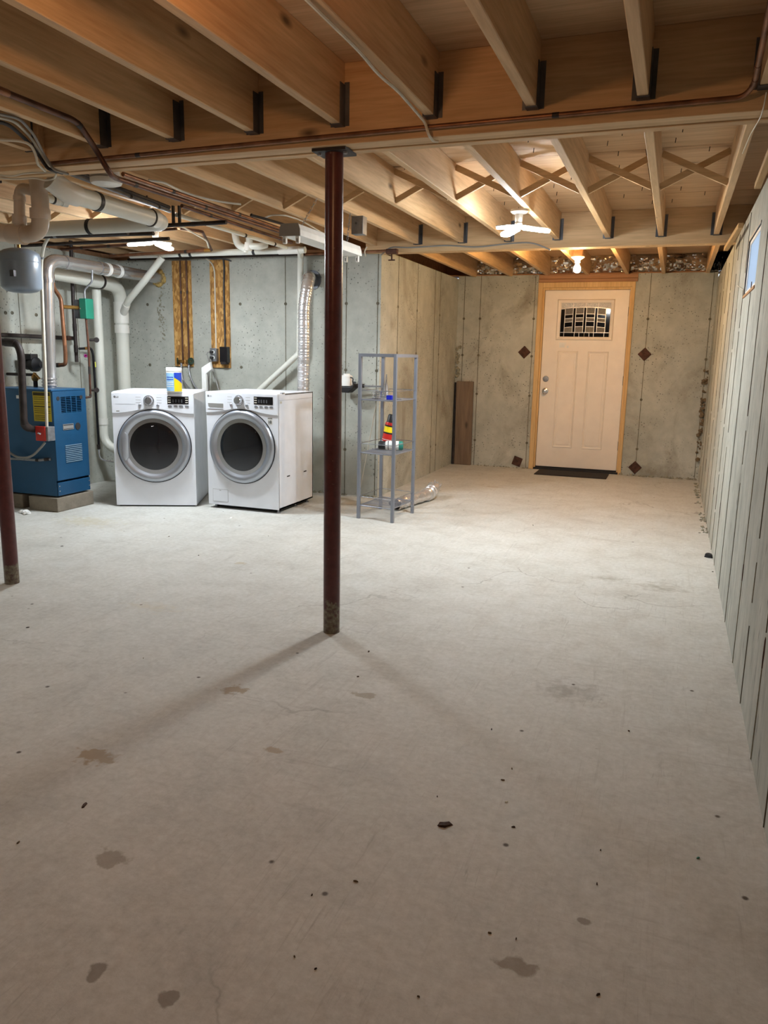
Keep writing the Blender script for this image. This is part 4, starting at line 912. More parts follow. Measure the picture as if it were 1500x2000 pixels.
pipe('iron_pipe', 'black iron pipe along the left wall behind the flue', 'pipe', [at(0, 654, x=-5.14), at(147, 661, x=-5.14)], .018, 'iron', cuffs=((.86, .92),), cuffmat='rust')
g = [at(155, 681, x=-4.99), at(178, 680, x=-4.99), at(182, 692, x=-4.99), at(193, 868, x=-4.99)]
t = pipe('gas_line', 'dark gas line with yellow tape dropping beside the dryer', 'gas line', g, .0115, 'blackgloss', .03, cuffs=((.06, .12),), cuffmat='brass')
MB().tube([at(184.2, 707, x=-4.99), at(184.9, 717, x=-4.99)], .0135, 12).build('tape', 'ltyellow', t)
MB().tube([at(192.4, 868, x=-4.99), at(193.5, 877, x=-4.99)], .016, 10).build('coupling', 'iron', t)
MB().tube(fillet([at(193.3, 876, x=-4.99), at(194, 897, x=-4.97), at(222, 902, x=-4.9)], .08), .008, 10).build('flex_connector', 'silver', t)
for (q, w_) in ((664, 1), (762, 1)):
    MB().cyl(at(175, q, x=-5.01), at(191, q, x=-4.97), .012, 10).build('valve_body', 'iron', t)
    MB().lathe([(.02, 0), (.024, .004), (.02, .008), (0, .008)], at(188.5, q, x=-4.97), (.7, -.7, 0), 10).build('valve_wheel', 'iron', t)
c = at(167, 695, x=-4.96)
MB().lathe([(.012, -.012), (.016, 0), (.012, .012), (.009, 0), (.012, -.012)], c, (1, -.5, 0), 14).build('tag_ring', 'pink', t)
pipe('iron_pipe', 'thick black iron supply pipe bending down to the boiler side', 'pipe', [at(-10, 667, y=4.62), at(33, 670, y=4.62), at(41, 690, y=4.62), at(47, 832, y=4.62), at(62, 838, y=4.70), at(74, 838, y=4.80)], .027, 'iron', .06, cuffs=((.10, .2), (.80, .86)), cuffmat='iron', n=18)
t = pipe('iron_pipe', 'black iron return pipe carrying the circulator pump', 'pipe', [(-5.205, 5.22, at(88, 714, y=5.22).z), at(88, 714, y=5.22)], .020, 'iron', n=14)
c = at(66, 706, y=5.2)
t = thing('circulator_pump', 'black circulator pump on the return pipe above the boiler', 'pump', c)
MB().lathe([(.035, -.08), (.045, -.07), (.045, -.02), (.06, -.015), (.06, .03), (.04, .05), (.025, .08)], c+Vector((0, 0, -.025)), (1, 0, .02), 18).build('volute', 'black', t)
MB().box((c.x-.075, c.y-.05, c.z+.015), (c.x+.02, c.y+.03, c.z+.062)).build('terminal_box', 'black', t, smooth=False, bevel=.004)
t = pipe('relief_valve', 'brass relief valve on a short pipe above the boiler', 'valve', [at(70, 757, y=5.05), at(69, 742, y=5.05)], .017, 'iron', n=12)
MB().lathe([(.02, 0), (.028, .015), (.028, .04), (.018, .05), (.012, .065), (0, .067)], at(69, 744, y=5.05), n=12).build('valve_body', 'brass', t)
MB().bar(at(66, 728, y=5.03), at(78, 740, y=5.02), .014, .008).build('valve_lever', 'brass', t, smooth=False)
pipe('iron_pipe', 'thin dark iron pipe joining the brass relief valve', 'pipe', [(-5.2, 5.05, at(65, 732, y=5.05).z), at(65, 732, y=5.05)], .012, 'iron', n=10)
pipe('conduit', 'white flexible conduit dropping past the flue to the red switch', 'conduit', [at(97, 460, y=4.45), at(85, 480, y=4.55), at(80, 515, y=4.7), at(84, 620, y=4.74), at(89, 740, y=4.755), at(91.5, 836, y=4.76)], .0115, 'cable', .1, cuffs=((.20, .215),), cuffmat='galv', cuffname='conduit_clip')
c = at(86, 847, y=4.74)
t = thing('emergency_switch', 'red emergency switch box on the dark side of the boiler', 'switch', c)
MB().box((c.x-.01, c.y-.02, c.z-.055), (c.x+.058, c.y+.055, c.z+.055)).build('back_box', 'galv', t, smooth=False, bevel=.004)
MB().box((c.x-.058, c.y-.028, c.z-.055), (c.x+.036, c.y-.018, c.z+.058)).build('cover_plate', 'red', t, smooth=False, bevel=.003)
MB().lathe([(.012, 0), (.009, .006), (.006, .02), (0, .021)], (c.x-.014, c.y-.028, c.z+.004), (0, -1, .2), 12).build('toggle', 'silver', t)
pipe('armoured_cable', 'grey armoured cable looping from the red switch', 'cable', [at(88, 864, y=4.75), at(82, 872, y=4.74), at(60, 895, y=4.735), at(30, 893, y=4.735), at(10, 876, y=4.74)], .009, 'cablegrey', .1)
pipe('steel_conduit', 'thin steel conduit entering the dark side of the boiler', 'conduit', [at(8, 895, y=4.77), at(76, 899, y=4.77), at(84, 898, y=4.78), at(100, 897, y=4.80)], .0105, 'galv', .02, cuffs=((.72, .78), (.88, .97)), cuffmat='iron')
# ================================================================== along the laundry wall
pipe('laundry_drain', 'white plastic drain pipe along the top of the laundry wall', 'pipe', [at(255, 499, y=6.16), at(320, 497, y=6.16), at(596, 488, y=6.16)], .0275, 'pvc', cuffs=((.86, .97),), cuffmat='cuff', n=18, straps=(.30, .36, .72), strapmat='black')
pipe('standpipe', 'thin white plastic pipe down the wall behind the foil duct', 'pipe', [at(586, 490, y=6.16), at(587, 500, y=6.44), at(585, 690, y=6.44), at(505, 764, y=6.44), at(470, 795, y=6.44)], .027, 'pvc', .03, n=16)
pipe('copper_pipe', 'orange copper pipe level along the laundry wall below the lit lamp', 'pipe', [at(215, 500, y=5.98), at(405, 489, y=5.98), at(412, 488, y=5.98)], .0135, 'copper', straps=(.75,), strapmat='black', cuffs=((.94, 1.0),), cuffmat='brass')
pipe('copper_pipe', 'dark copper pipe bending down to the level copper line', 'pipe', [at(352, 446, z=2.165), at(395, 452, z=2.16), at(413, 488, y=5.98)], .0115, 'copperdark', .04)
pipe('iron_pipe', 'thin dark pipe along the wall top beside the shop light', 'pipe', [at(250, 507, y=6.505), at(600, 497, y=6.505), at(690, 496, y=6.505)], .010, 'iron')
pipe('wall_top_pipe', 'tan copper pipe along the wall top right of the post', 'pipe', [at(596, 497, y=6.42), at(755, 490, y=6.42)], .012, 'copper', straps=(.5,), strapmat='iron')
for px0, px1, pb, lab in ((340, 372, 715, 'strand board strip on the laundry wall carrying two water pipes'), (413, 446, 718, 'strand board strip on the laundry wall carrying outlet boxes')):
    a, b = at(px0, 600, y=YL-.012).x-.005, at(px1, 600, y=YL-.012).x+.012; z0 = at(px0+8, pb, y=YL-.02).z
    tag(MB().box((a, YL-.02, z0), (b, YL, 2.12)).build('backing_board', 'osb', smooth=False), lab, 'board')
for (pa, pb, lab) in (((350, 515), (359, 702), 'thin water pipe on the strand board feeding the green valve'), ((363, 515), (370, 703), 'thin water pipe on the strand board feeding the iron valve')):
    x = at((pa[0]+pb[0])/2, 600, y=YL-.03).x; pipe('water_pipe', lab, 'pipe', [(x, YL-.033, 2.12), (x, YL-.033, 1.19)], .009, 'copperdark', straps=(.3, .6), strapmat='iron')
for q, (px, mt, lab) in enumerate(((352, 'green', 'green handled laundry tap on the strand board'), (367, 'iron', 'dark handled laundry tap on the strand board'))):
    c = at(px+2, 706, y=YL-.035); t = thing('laundry_tap', lab, 'tap', c)
    MB().lathe([(.014, -.03), (.017, -.01), (.017, .012), (.012, .03)], c, (1, 0, 0), 14).build('tap_body', 'brass', t)
    MB().cyl(c, c+Vector((0, 0, -.05)), .011, 12).build('spout', 'galv', t)
    MB().lathe([(.03, -.005), (.034, 0), (.03, .005), (.022, .003), (.008, .004), (.006, -.01)], c+Vector((-.035 if q == 0 else .03, -.012, .004)), (-1 if q == 0 else 1, -.6, 0), 16).build('tap_handle', 'darkgreen', t)
for (pts, lab) in (([at(353.5, 715, y=YL-.04), at(356, 742, y=YL-.06), at(366, 756, y=YL-.09), at(388, 772, y=YL-.12)], 'braided steel hose from the green tap behind the dryer'), ([at(368, 714, y=YL-.04), at(371, 735, y=YL-.05), at(380, 755, y=YL-.08), at(396, 772, y=YL-.1)], 'braided steel hose from the dark tap behind the dryer')):
    tag(MB().tube(fillet(pts, .06), .009, 10).build('braided_hose', 'galv'), lab, 'hose')
# outlet, dryer box and their cables
c = at(421, 693, y=YL-.03); t = thing('outlet_box', 'grey steel outlet box with two plugs on the strand board', 'outlet', c)
MB().box((c.x-.035, YL-.065, c.z-.06), (c.x+.03, YL-.018, c.z+.06)).build('box', 'galv', t, smooth=False, bevel=.003)
MB().box((c.x-.037, YL-.069, c.z-.062), (c.x+.032, YL-.064, c.z+.062)).build('cover_plate', 'galv', t, smooth=False, bevel=.002)
for dz in (.026, -.026):
    sk = MB().lathe([(.017, 0), (.017, .003), (0, .003)], (c.x-.002, YL-.069, c.z+dz), (0, -1, 0), 18).build('socket', 'offwhite', t)
    MB().box((c.x-.024, YL-.098, c.z+dz-.013), (c.x+.006, YL-.07, c.z+dz+.011)).build('plug', 'rubber', t, smooth=False, bevel=.004)
c2 = at(441, 692, y=YL-.03); t = thing('range_receptacle', 'black dryer receptacle box on the strand board', 'outlet', c2)
MB().box((c2.x-.042, YL-.075, c2.z-.078), (c2.x+.04, YL-.018, c2.z+.07)).build('box', 'blackgloss', t, smooth=False, bevel=.006)
MB().box((c2.x-.026, YL-.085, c2.z-.094), (c2.x+.03, YL-.03, c2.z-.07)).build('cable_clamp', 'iron', t, smooth=False)
tag(MB().tube(fillet([at(402, 505, y=YL-.03), at(414, 514, y=YL-.03), at(419, 528, y=YL-.028), at(421, 620, y=YL-.028), (c.x+.008, YL-.03, c.z+.058)], .05), .0065, 8).build('cable', 'cable'), 'white cable dropping down the board to the outlet box', 'cable')
tag(MB().tube(fillet([at(436, 506, y=YL-.04), at(438, 522, y=YL-.03), at(437, 560, y=YL-.03), at(439, 640, y=YL-.03), (c2.x, YL-.04, c2.z+.068)], .05), .0085, 8).build('cable', 'black'), 'black cable dropping down the board to the dryer receptacle', 'cable')
for pts, lab in (([(c.x-.022, YL-.088, c.z+.028), (c.x-.05, YL-.10, c.z+.02), at(409, 712, y=YL-.10), at(408, 735, y=YL-.1), at(408, 775, y=YL-.1)], 'grey cord hanging from the upper socket of the outlet'), ([(c.x-.02, YL-.09, c.z-.036), at(417, 730, y=YL-.12), at(424, 750, y=YL-.13), at(430, 775, y=YL-.14)], 'grey cord hanging from the lower socket of the outlet')):
    tag(MB().tube(fillet(pts, .08), .006, 8).build('power_cord', 'cablegrey'), lab, 'cord')
tag(MB().tube(fillet([at(398, 498, y=6.36), at(404, 503, y=6.36), at(414, 506, y=6.4), at(428, 505, y=6.42), at(440, 506, y=6.44), at(452, 510, y=6.46)], .03), .007, 8).build('cable', 'black'), 'black cable tangled at the wall top above the outlet board', 'cable')
# white folded drain hose cover between the machines
c = at(402, 740, y=6.3)
t = thing('hose_guide', 'white plastic hose guide standing behind the two machines', 'hose guide', (c.x, 6.3, 0))
a0, a1, a2, a3 = at(393, 718, y=6.3), at(410, 707, y=6.3), at(412, 722, y=6.3), at(402, 730, y=6.3)
MB().prism([a0, a1, a2, a3, Vector((at(403, 775, y=6.3).x, 6.3, 0)), Vector((at(395, 775, y=6.3).x, 6.3, 0))], .03, (0, 1, 0)).build('guide_body', 'offwhite', t, smooth=False, bevel=.004)
MB().tube([at(404.5, 728, y=6.33), at(405.5, 775, y=6.33)], .010, 8).build('hose', 'cablegrey', t)
# ---- foil dryer duct and its wall collar
c = at(611, 547, y=YL)
t = thing('dryer_duct', 'shiny ribbed foil dryer duct rising to a collar in the wall', 'duct', at(592, 770, y=6.27))
path = fillet([Vector((c.x, YL-.05, c.z)), at(603, 540, y=6.36), at(600, 562, y=6.30), at(594, 600, y=6.28), at(594, 680, y=6.27), at(592, 765, y=6.27), at(590, 850, y=6.27)], .12, 10)
L = [0.0]
for i in range(1, len(path)): L.append(L[-1]+(path[i]-path[i-1]).length)
N = 230; pts = []; rs = []
for k in range(N+1):
    s_ = L[-1]*k/N; i = max(j for j in range(len(L)) if L[j] <= s_+1e-9); i = min(i, len(path)-2)
    pts.append(path[i].lerp(path[i+1], (s_-L[i])/max(1e-6, L[i+1]-L[i]))); rs.append(.054 + (.0022 if k % 6 == 0 else 0) + .0012*math.sin(k*1.7))
MB().tube(pts[16:], rs[16:], 26).build('flexible_hose', 'foil', t, ang=70)
MB().tube(pts[0:22], .0505, 26).build('elbow', 'stainless', t)
MB().tube(pts[14:17], .0535, 26).build('clamp', 'silver', t)
MB().lathe([(.052, 0), (.085, .004), (.085, .010), (.06, .013), (.054, .05)], (c.x, YL, c.z), (0, -1, 0), 28).build('wall_collar', 'hanger', t)
# ---- the little pump unit right of the post
c = at(678, 750, y=6.42)
t = thing('condensate_pump', 'small white and black pump unit on the wall right of the post', 'pump', c)
MB().lathe([(.052, 0), (.052, .085), (.045, .092), (.03, .094), (.028, .105), (0, .106)], (c.x-.005, c.y, c.z-.015), n=26).build('reservoir', 'offwhite', t)
MB().prism([(c.x-.075, c.y-.06, c.z-.02), (c.x+.05, c.y-.06, c.z-.02), (c.x+.085, c.y-.06, c.z+.005), (c.x+.085, c.y-.06, c.z-.03), (c.x+.03, c.y-.06, c.z-.075), (c.x-.075, c.y-.06, c.z-.07)], .12, (0, 1, 0)).build('base', 'black', t, smooth=False, bevel=.006)
MB().cyl((c.x+.07, c.y, c.z-.012), (c.x+.16, c.y, c.z-.012), .017, 12).build('outlet_nipple', 'iron', t)
MB().tube(fillet([(c.x+.045, c.y-.03, c.z+.06), (c.x+.075, c.y-.04, c.z+.05), (c.x+.07, c.y-.045, c.z+.02), (c.x+.085, c.y-.04, c.z), (c.x+.06, c.y-.03, c.z-.02)], .02), .006, 8).build('wire', 'black', t)
MB().box((c.x-.04, c.y+.04, c.z-.03), (c.x+.03, YL, c.z+.02)).build('wall_bracket', 'hanger', t, smooth=False)
pipe('discharge_pipe', 'thin tube running level from the pump unit behind the rack', 'pipe', [(c.x+.15, c.y, c.z-.012), (c.x+.34, c.y+.04, c.z-.015)], .008, 'galv')
# ================================================================== things overhead
c = at(207, 341, y=3.46)
t = thing('smoke_detector', 'round white smoke detector under the joists behind the main beam', 'smoke detector', (c.x, c.y, JB2))
MB().lathe([(0, JB2-c.z), (.066, JB2-c.z), (.068, .004), (.07, .0), (.066, -.006)], c, n=32).build('base', 'offwhite', t)
MB().lathe([(.068, -.004), (.079, -.008), (.080, -.034), (.074, -.046), (.055, -.052), (0, -.053)], c, n=36).build('cover', 'offwhite', t)
MB().lathe([(.0805, -.014), (.0815, -.018), (.0805, -.022)], c, n=36).build('vent_ring', 'cablegrey', t)
# shop light on chains (unlit)
sx, sz = -2.16, 1.945; y0 = at(566, 460, x=sx).y; y1 = at(690, 500, x=sx).y
t = thing('shop_light', 'white unlit fluorescent shop light hanging on chains beside the post', 'shop light', (sx, (y0+y1)/2, sz))
MB().prism([(sx-.052, y0, sz+.062), (sx+.052, y0, sz+.062), (sx+.062, y0, sz+.03), (sx+.066, y0, sz-.004), (sx-.066, y0, sz-.004), (sx-.062, y0, sz+.03)], y1-y0, (0, 1, 0)).build('housing', 'offwhite', t, smooth=False, bevel=.003)
MB().prism([(sx-.055, y0-.004, sz+.064), (sx+.055, y0-.004, sz+.064), (sx+.067, y0-.004, sz+.03), (sx+.068, y0-.004, sz-.006), (sx-.068, y0-.004, sz-.006), (sx-.067, y0-.004, sz+.03)], .006, (0, 1, 0)).build('end_cap', 'cablegrey', t, smooth=False)
for yy in (y0+.02, y1-.03):
    for s_ in (-1, 1):
        so = MB().box((sx+s_*.042-.012, yy-.01, sz-.045), (sx+s_*.042+.012, yy+.01, sz-.004)).build('lamp_socket', 'offwhite', t, smooth=False, bevel=.004)
        MB().box((sx+s_*.042-.004, yy-.0112, sz-.038), (sx+s_*.042+.004, yy-.0098, sz-.018)).build('socket_slot', 'cablegrey', so, smooth=False)
def chain(label, p, q):
    p, q = Vector(p), Vector(q); n = max(2, int((q-p).length/.021)); t = thing('hanging_chain', label, 'chain', q)
    u = (q-p).normalized(); s1 = u.orthogonal().normalized(); s2 = u.cross(s1)
    for k in range(n):
        c = p.lerp(q, (k+.5)/n); s_ = s1 if k % 2 else s2
        ring = [c + u*(.0135*math.cos(a)) + s_*(.0065*math.sin(a)) for a in [2*PI*j/10 for j in range(11)]]
        MB().tube(ring, .0016, 5, caps=False).build('chain_link', 'galv', t)
chain('steel chain holding the near end of the shop light', (-2.108, y0+.26, JB2+.002), (sx-.01, y0+.16, sz+.063))
chain('steel chain holding the far end of the shop light', (-2.106, y1-.19, JB2+.002), (sx+.02, y1-.16, sz+.063))
c = at(703, 444, y=5.15)
t = thing('junction_box', 'grey steel junction box on a joist above the shop light', 'junction box', c)
MB().box((c.x-.045, c.y-.045, c.z-.05), (c.x+.04, c.y+.03, JB2+.002)).build('box', 'galv', t, smooth=False, bevel=.003)
MB().lathe([(.007, 0), (.007, .004), (.003, .005)], (c.x-.01, c.y-.045, c.z+.02), (0, -1, 0), 10).build('knockout', 'hanger', t)
# small white trap above the machines
ty = 5.93
A = lambda px, py, y=ty: at(px, py, y=y)
t = thing('sink_trap', 'small white plastic trap hanging above the laundry drain pipe', 'drain trap', A(475, 470))
MB().tube(fillet([A(492, 430), A(487, 452), A(487, 478), A(480, 486), A(464, 478), A(459, 460), A(459, 440)], .07, 6), .029, 16).build('trap_bend', 'pvc', t)
MB().tube([A(487, 455), A(487, 464)], .036, 16).build('coupling', 'cuff', t)
MB().tube([A(486, 474), A(484, 489)], .034, 16).build('coupling', 'cuff', t)
MB().tube([A(458, 443), A(459, 452)], .036, 16).build('coupling', 'cuff', t)
MB().cyl(A(480, 484), A(480, 494), .02, 10).build('clean_out_plug', 'cuff', t)
MB().tube(fillet([A(486, 480), A(505, 482), A(520, 478, 6.0)], .05), .027, 14).build('outlet_arm', 'pvc', t)
# cables
def cable(label, pts, r=.0055, mat='cable', bend=.08, drop=None):
    return tag(MB().tube(fillet(pts, bend, 5), r, 7).build('cable', mat), label, 'cable')
yb2 = 6.472
cable('grey cable lying slack along the second beam before the door', [at(745, 498, y=yb2), at(762, 482, y=yb2), at(800, 484, y=yb2), at(870, 479, y=yb2), at(930, 483, y=yb2), at(1000, 475, y=yb2), at(1040, 473, y=yb2), at(1075, 488, y=yb2-.005)], .006, 'cablegrey')
jc = JX[11]
cable('white cable stapled down the joist beside the post', [(jc-.03, 1.4485, 2.157), (jc-.012, 1.6, 2.157), at(702, 100, z=2.150), at(738, 145, z=2.145), at(776, 176, z=2.150), (jc-.026, 2.96, 2.155), at(831, 240, y=3.015), at(836, 262, y=3.02), at(846, 275, z=2.087), at(856, 276, z=2.087)], .0055)
for k, (mt, r, off) in enumerate((('cable', .006, 0), ('black', .008, 6), ('cablegrey', .006, -5))):
    cable(('white', 'black', 'grey')[k]+' cable curving down over the left end of the main beam', [at(-20-2*off, 226+off, y=2.56-.022*k), at(28-2*off, 236+off, y=2.72-.022*k), at(60-1.3*off, 268+off, y=2.88-.022*k), at(80-off, 300, y=2.985-.024*k), at(92-off, 319, y=3.0-.024*k), at(100-off, 328+2*k, z=2.084-.019*k), at(128-off, 336+2*k, z=2.084-.019*k)], r, mt, bend=.05)
cable('white cable passing under the left end of the main beam', [at(-20, 272, z=2.145), at(40, 275, z=2.145), at(60, 282, z=2.14), at(70, 302, y=2.9), at(73, 320, y=2.92), at(88, 334, z=2.075)], .006)
cable('white cable sagging below the left end of the main beam', [at(-15, 340, z=2.085), at(22, 345, y=3.08), at(48, 338, z=2.088), at(80, 337, z=2.088), at(112, 337, z=2.062), at(106, 349, y=3.09), at(90, 353, y=3.09), at(68, 347, y=3.06), at(30, 351, y=3.04), at(-15, 345, y=3.02)], .0045)
cable('white cable pair draped through the joists behind the smoke detector', [at(q, w, z=zz) for q, w, zz in ((290, 352, 2.178), (318, 355, 2.182), (360, 376, 2.175), (395, 386, 2.17), (430, 394, 2.175), (470, 399, 2.184))], .006)
cable('white cable drooping beside the lit lamp over the laundry', [at(q, w, z=zz) for q, w, zz in ((300, 432, 2.13), (355, 442, 2.125), (376, 454, 2.12), (404, 470, 2.12), (408, 484, 2.10))], .006)
cable('white cable curling above the shop light', [at(q, w, z=2.17) for q, w in ((512, 428), (530, 420), (556, 420), (588, 430), (625, 452), (660, 470))], .005)
cable('white cable hanging from the second beam near the wall corner', [at(717, 482, y=6.3), at(712, 490, y=6.3), at(714, 500, y=6.35)], .005)
cable('thin string hanging at the right end of the main beam', [at(1497, 180, y=3.0), at(1492, 207, y=3.03), at(1487, 226, z=2.082), at(1476, 246, z=2.082), at(1466, 262, z=2.12), at(1450, 300, z=2.185)], .002, 'cable')
cable('black cables bundled on the joists above the shop light', [at(q, w, z=2.150) for q, w in ((490, 420), (520, 428), (560, 440), (640, 462))], .009, 'black')
# threaded hanger rods
for (px, p0, p1, y, lab) in ((287, 350, 390, 4.2, 'thin dark hanger rod before the draped white cable pair'), (492, 378, 432, 4.9, 'thin dark hanger rod above the small white trap'), (352, 395, 425, 4.55, 'thin dark hanger rod above the black pipe bracket'), (163, 340, 352, 3.6, 'thin dark hanger rod above the strap of the long drain')):
    tag(MB().cyl((at(px, p1, y=y).x, y, JB2+.01), at(px+1, p1, y=y), .005, 8).build('hanger_rod', 'iron'), lab, 'hanger rod', 'hanger rods under the joists')
# iron clamp at the wall corner
c = at(765, 508, y=6.42)
t = thing('pipe_clamp', 'rusty iron pipe clamp hanging at the wall corner', 'clamp', c)
MB().cyl(c, c+Vector((0, 0, .08)), .007, 8).build('clamp_screw', 'rust', t); MB().bar(c+Vector((-.028, 0, 0)), c+Vector((.028, 0, 0)), .012, .01).build('clamp_handle', 'rust', t, smooth=False)
MB().box((c.x-.05, c.y-.02, c.z+.05), (c.x+.05, c.y+.03, c.z+.09)).build('clamp_jaw', 'rust', t, smooth=False, bevel=.006)
# ---- foil faced insulation in the joist ends above the door wall
def crumple(name, label, x0, x1, z0, z1, y, seed, mat='foil_batt', amp=.075, group=None, cat='insulation'):
    rn = random.Random(seed); nu, nv = 22, 14; vs = []; fs = []
    bumps = [(rn.random(), rn.random(), rn.uniform(.04, .16), rn.uniform(-1, 1)) for _ in range(34)]
    for j in range(nv+1):
        for i in range(nu+1):
            u, v = i/nu, j/nv; d = 0
            for (bu, bv, br, ba) in bumps:
                q = math.hypot(u-bu, (v-bv)*.7)/br
                if q < 1: d += ba*(1-q)
            d += rn.uniform(-.18, .18)
            vs.append((x0+(x1-x0)*u+rn.uniform(-.004, .004), y - amp*.55*d - .05*math.sin(PI*u)*math.sin(PI*v), z0+(z1-z0)*v+rn.uniform(-.004, .004)))
    for j in range(nv):
        for i in range(nu): k = j*(nu+1)+i; fs.append((k, k+1, k+nu+2, k+nu+1))
    n0 = len(vs); vs2 = [(v[0], y+.09, v[2]) for v in vs]
    m = MB().add(vs, fs); rim = [i for i in range(nu+1)] + [(j+1)*(nu+1)-1 for j in range(1, nv+1)] + [nv*(nu+1)+i for i in range(nu-1, -1, -1)] + [j*(nu+1) for j in range(nv-1, 0, -1)]
    R = [vs[i] for i in rim]; m.add(R+[(v[0], y+.09, v[2]) for v in R], [(i, (i+1) % len(R), (i+1) % len(R)+len(R), i+len(R)) for i in range(len(R))])
    return tag(m.build(name, mat, ang=25), label, cat, group)
J3 = [.236, -.202, -.575, -.995, -1.43, -1.85, -2.27]
for k in range(6):
    x1, x0 = J3[k]-.022, J3[k+1]+.022
    crumple('foil_insulation', ('crumpled foil insulation in the joist bay next to the black plastic', 'crumpled foil insulation in the joist bay over the hinge side of the door frame', 'crumpled foil insulation directly behind the lit bulb over the door', 'crumpled foil insulation in the joist bay over the knob side of the door', 'crumpled foil insulation in the joist bay left of the door frame', 'crumpled foil insulation in the joist bay above the weathered plank')[k], x0, x1, 2.218, SUB-.004, YB+.02, 20+k, group='foil insulation above the door wall')
crumple('black_bag', 'crumpled black plastic stuffed into the top corner above the right wall', .262, XR+.1, 2.2, SUB-.01, YB-.15, 50, 'bag', .09, cat='plastic bag')
# pine laths lying on top of the right wall
for (a, b, lab) in ((at(1500, 300, x=.30), at(1480, 363, x=.30), 'tan wooden lath end lying on the right wall near the main beam'), (at(1447, 440, y=5.35), at(1418, 486, y=6.455), 'tan wooden lath lying on the right wall before the second beam')):
    a2 = Vector((a.x, 3.235, a.z)) if 'main' in lab else a
    tag(MB().bar(a2, b, .03, .03).build('wood_lath', 'tanwood', smooth=False, bevel=.003), lab, 'lath')
tag(MB().tube(fillet([at(1440, 558, x=XR-.01), at(1452, 566, x=XR-.004)], .01), .0025, 6).build('wire_tie', 'cable'), 'short white wire tie poking from the right wall below the window', 'wire')
# ================================================================== rusted tie plates on the door wall
for (px, py, a, lab) in ((1024, 688, 45, 'rusted square plate on edge left of the door at knob height'), (1259, 692, 45, 'rusted square plate on edge right of the door at lock height'), (1010, 901, 18, 'rusted square plate near the floor left of the door, slightly tilted'), (1240, 913, 44, 'rusted square plate near the floor right of the door, on edge')):
    c = at(px, py, y=YB-.006); rot = Matrix.Rotation(math.radians(a), 3, 'Y')
    t = thing('tie_plate', lab, 'plate', c); MB().cbox(c, (.104, .010, .104), rot).build('plate', 'rust', t, smooth=False, bevel=.002, seg=1)
    MB().lathe([(.012, 0), (.012, .006), (.006, .008), (0, .008)], c+Vector((0, -.005, 0)), (0, -1, 0), 6).build('nut', 'rust', t)
# door mat, leaning board, dark rod
a, b = at(1045, 927, z=0), at(1187, 937, z=0)
tag(MB().box((-1.385, 8.67, 0), (-.60, 9.06, .011)).build('door_mat', 'mat', smooth=False, bevel=.004), 'dark rubber mat lying on the floor at the white door', 'mat')
tag(MB().box((-2.42, YB-.075, 0), (-2.215, YB-.03, .995), rot=Matrix.Rotation(.025, 3, 'X')).build('plank', 'plank', smooth=False, bevel=.006), 'weathered brown plank standing against the wall in the far corner', 'plank')
tag(MB().tube([(-2.437, YB-.05, 0), (-2.44, YB-.03, .98)], .016, 10).build('iron_bar', 'iron'), 'dark iron bar standing beside the weathered plank', 'bar')
# ================================================================== the wire rack
ft = {'fl': (-2.262, 5.604), 'fr': (-1.959, 5.555), 'br': (-1.938, 5.987), 'bl': (-2.236, 6.036)}
RH = 1.285
t = rack = thing('wire_rack', 'tall grey metal rack with three wire shelves', 'rack', (-2.1, 5.795, 0))
for k, (x, y) in ft.items(): MB().box((x-.0125, y-.0125, 0), (x+.0125, y+.0125, RH)).build('leg', 'rack', t, smooth=False, bevel=.002, seg=1)
order = ['fl', 'fr', 'br', 'bl']
for i in range(4):
    p, q = ft[order[i]], ft[order[(i+1) % 4]]; MB().bar((*p, RH-.012), (*q, RH-.012), .024, .024).build('top_rail', 'rack', t, smooth=False)
def lp(u, v, z):
    p = Vector((*ft['fl'], 0)).lerp(Vector((*ft['fr'], 0)), u); q = Vector((*ft['bl'], 0)).lerp(Vector((*ft['br'], 0)), u); r = p.lerp(q, v); return Vector((r.x, r.y, z))
SHZ = (.105, .525, .935)
for z in SHZ:
    sh = MB().tube([lp(.02, .0, z), lp(.98, .0, z), lp(1, .98, z), lp(.02, 1, z), lp(.02, 0, z)], .0042, 7).build('shelf', 'rack', t)
    m = MB()
    for k in range(1, 22): m.tube([lp(k/22, 0, z+.002), lp(k/22, 1, z+.002)], .0021, 5)
    for v in (.33, .67): m.tube([lp(0, v, z-.002), lp(1, v, z-.002)], .003, 5)
    m.build('shelf_wires', 'rack', sh, kind='stuff')
    for i in range(4):
        p, q = ft[order[i]], ft[order[(i+1) % 4]]; MB().cyl((*p, z+.072), (*q, z+.072), .0028, 6).build('guard_wire', 'galv', t)
# ---- on the rack
z = SHZ[2]+.004; c = at(738, 779, z=z)
t = thing('wire_coil', 'small steel coil of flat rings standing on the top shelf', 'coil', c)
for k in range(5): MB().lathe([(.030, -.0035), (.046, -.0035), (.047, .0035), (.030, .0035), (.030, -.0035)], c+Vector((.002*k, 0, .0075+.013*k)), (.05*(k-2), .03, 1), 22).build('ring', 'silver', t)
c2 = lp(.2, .86, z)
t = thing('funnel', 'small upturned steel funnel on the top shelf behind the coil', 'funnel', c2)
MB().lathe([(.034, .012), (.026, .045), (.009, .13), (.005, .185), (.003, .186), (.0, .186)], c2, n=20).build('cone', 'stainless', t)
MB().lathe([(.045, 0), (.045, .012), (.034, .014)], c2, n=20).build('rim', 'galv', t)
c3 = lp(.70, .25, z)
t = thing('blue_box', 'small bright blue box on the top shelf', 'box', c3)
MB().box((c3.x-.022, c3.y-.018, z), (c3.x+.022, c3.y+.018, z+.03)).build('body', 'blue', t, smooth=False, bevel=.003); MB().box((c3.x-.023, c3.y-.019, z+.03), (c3.x+.023, c3.y+.019, z+.034)).build('cap', 'blue', t, smooth=False, bevel=.001, seg=1)
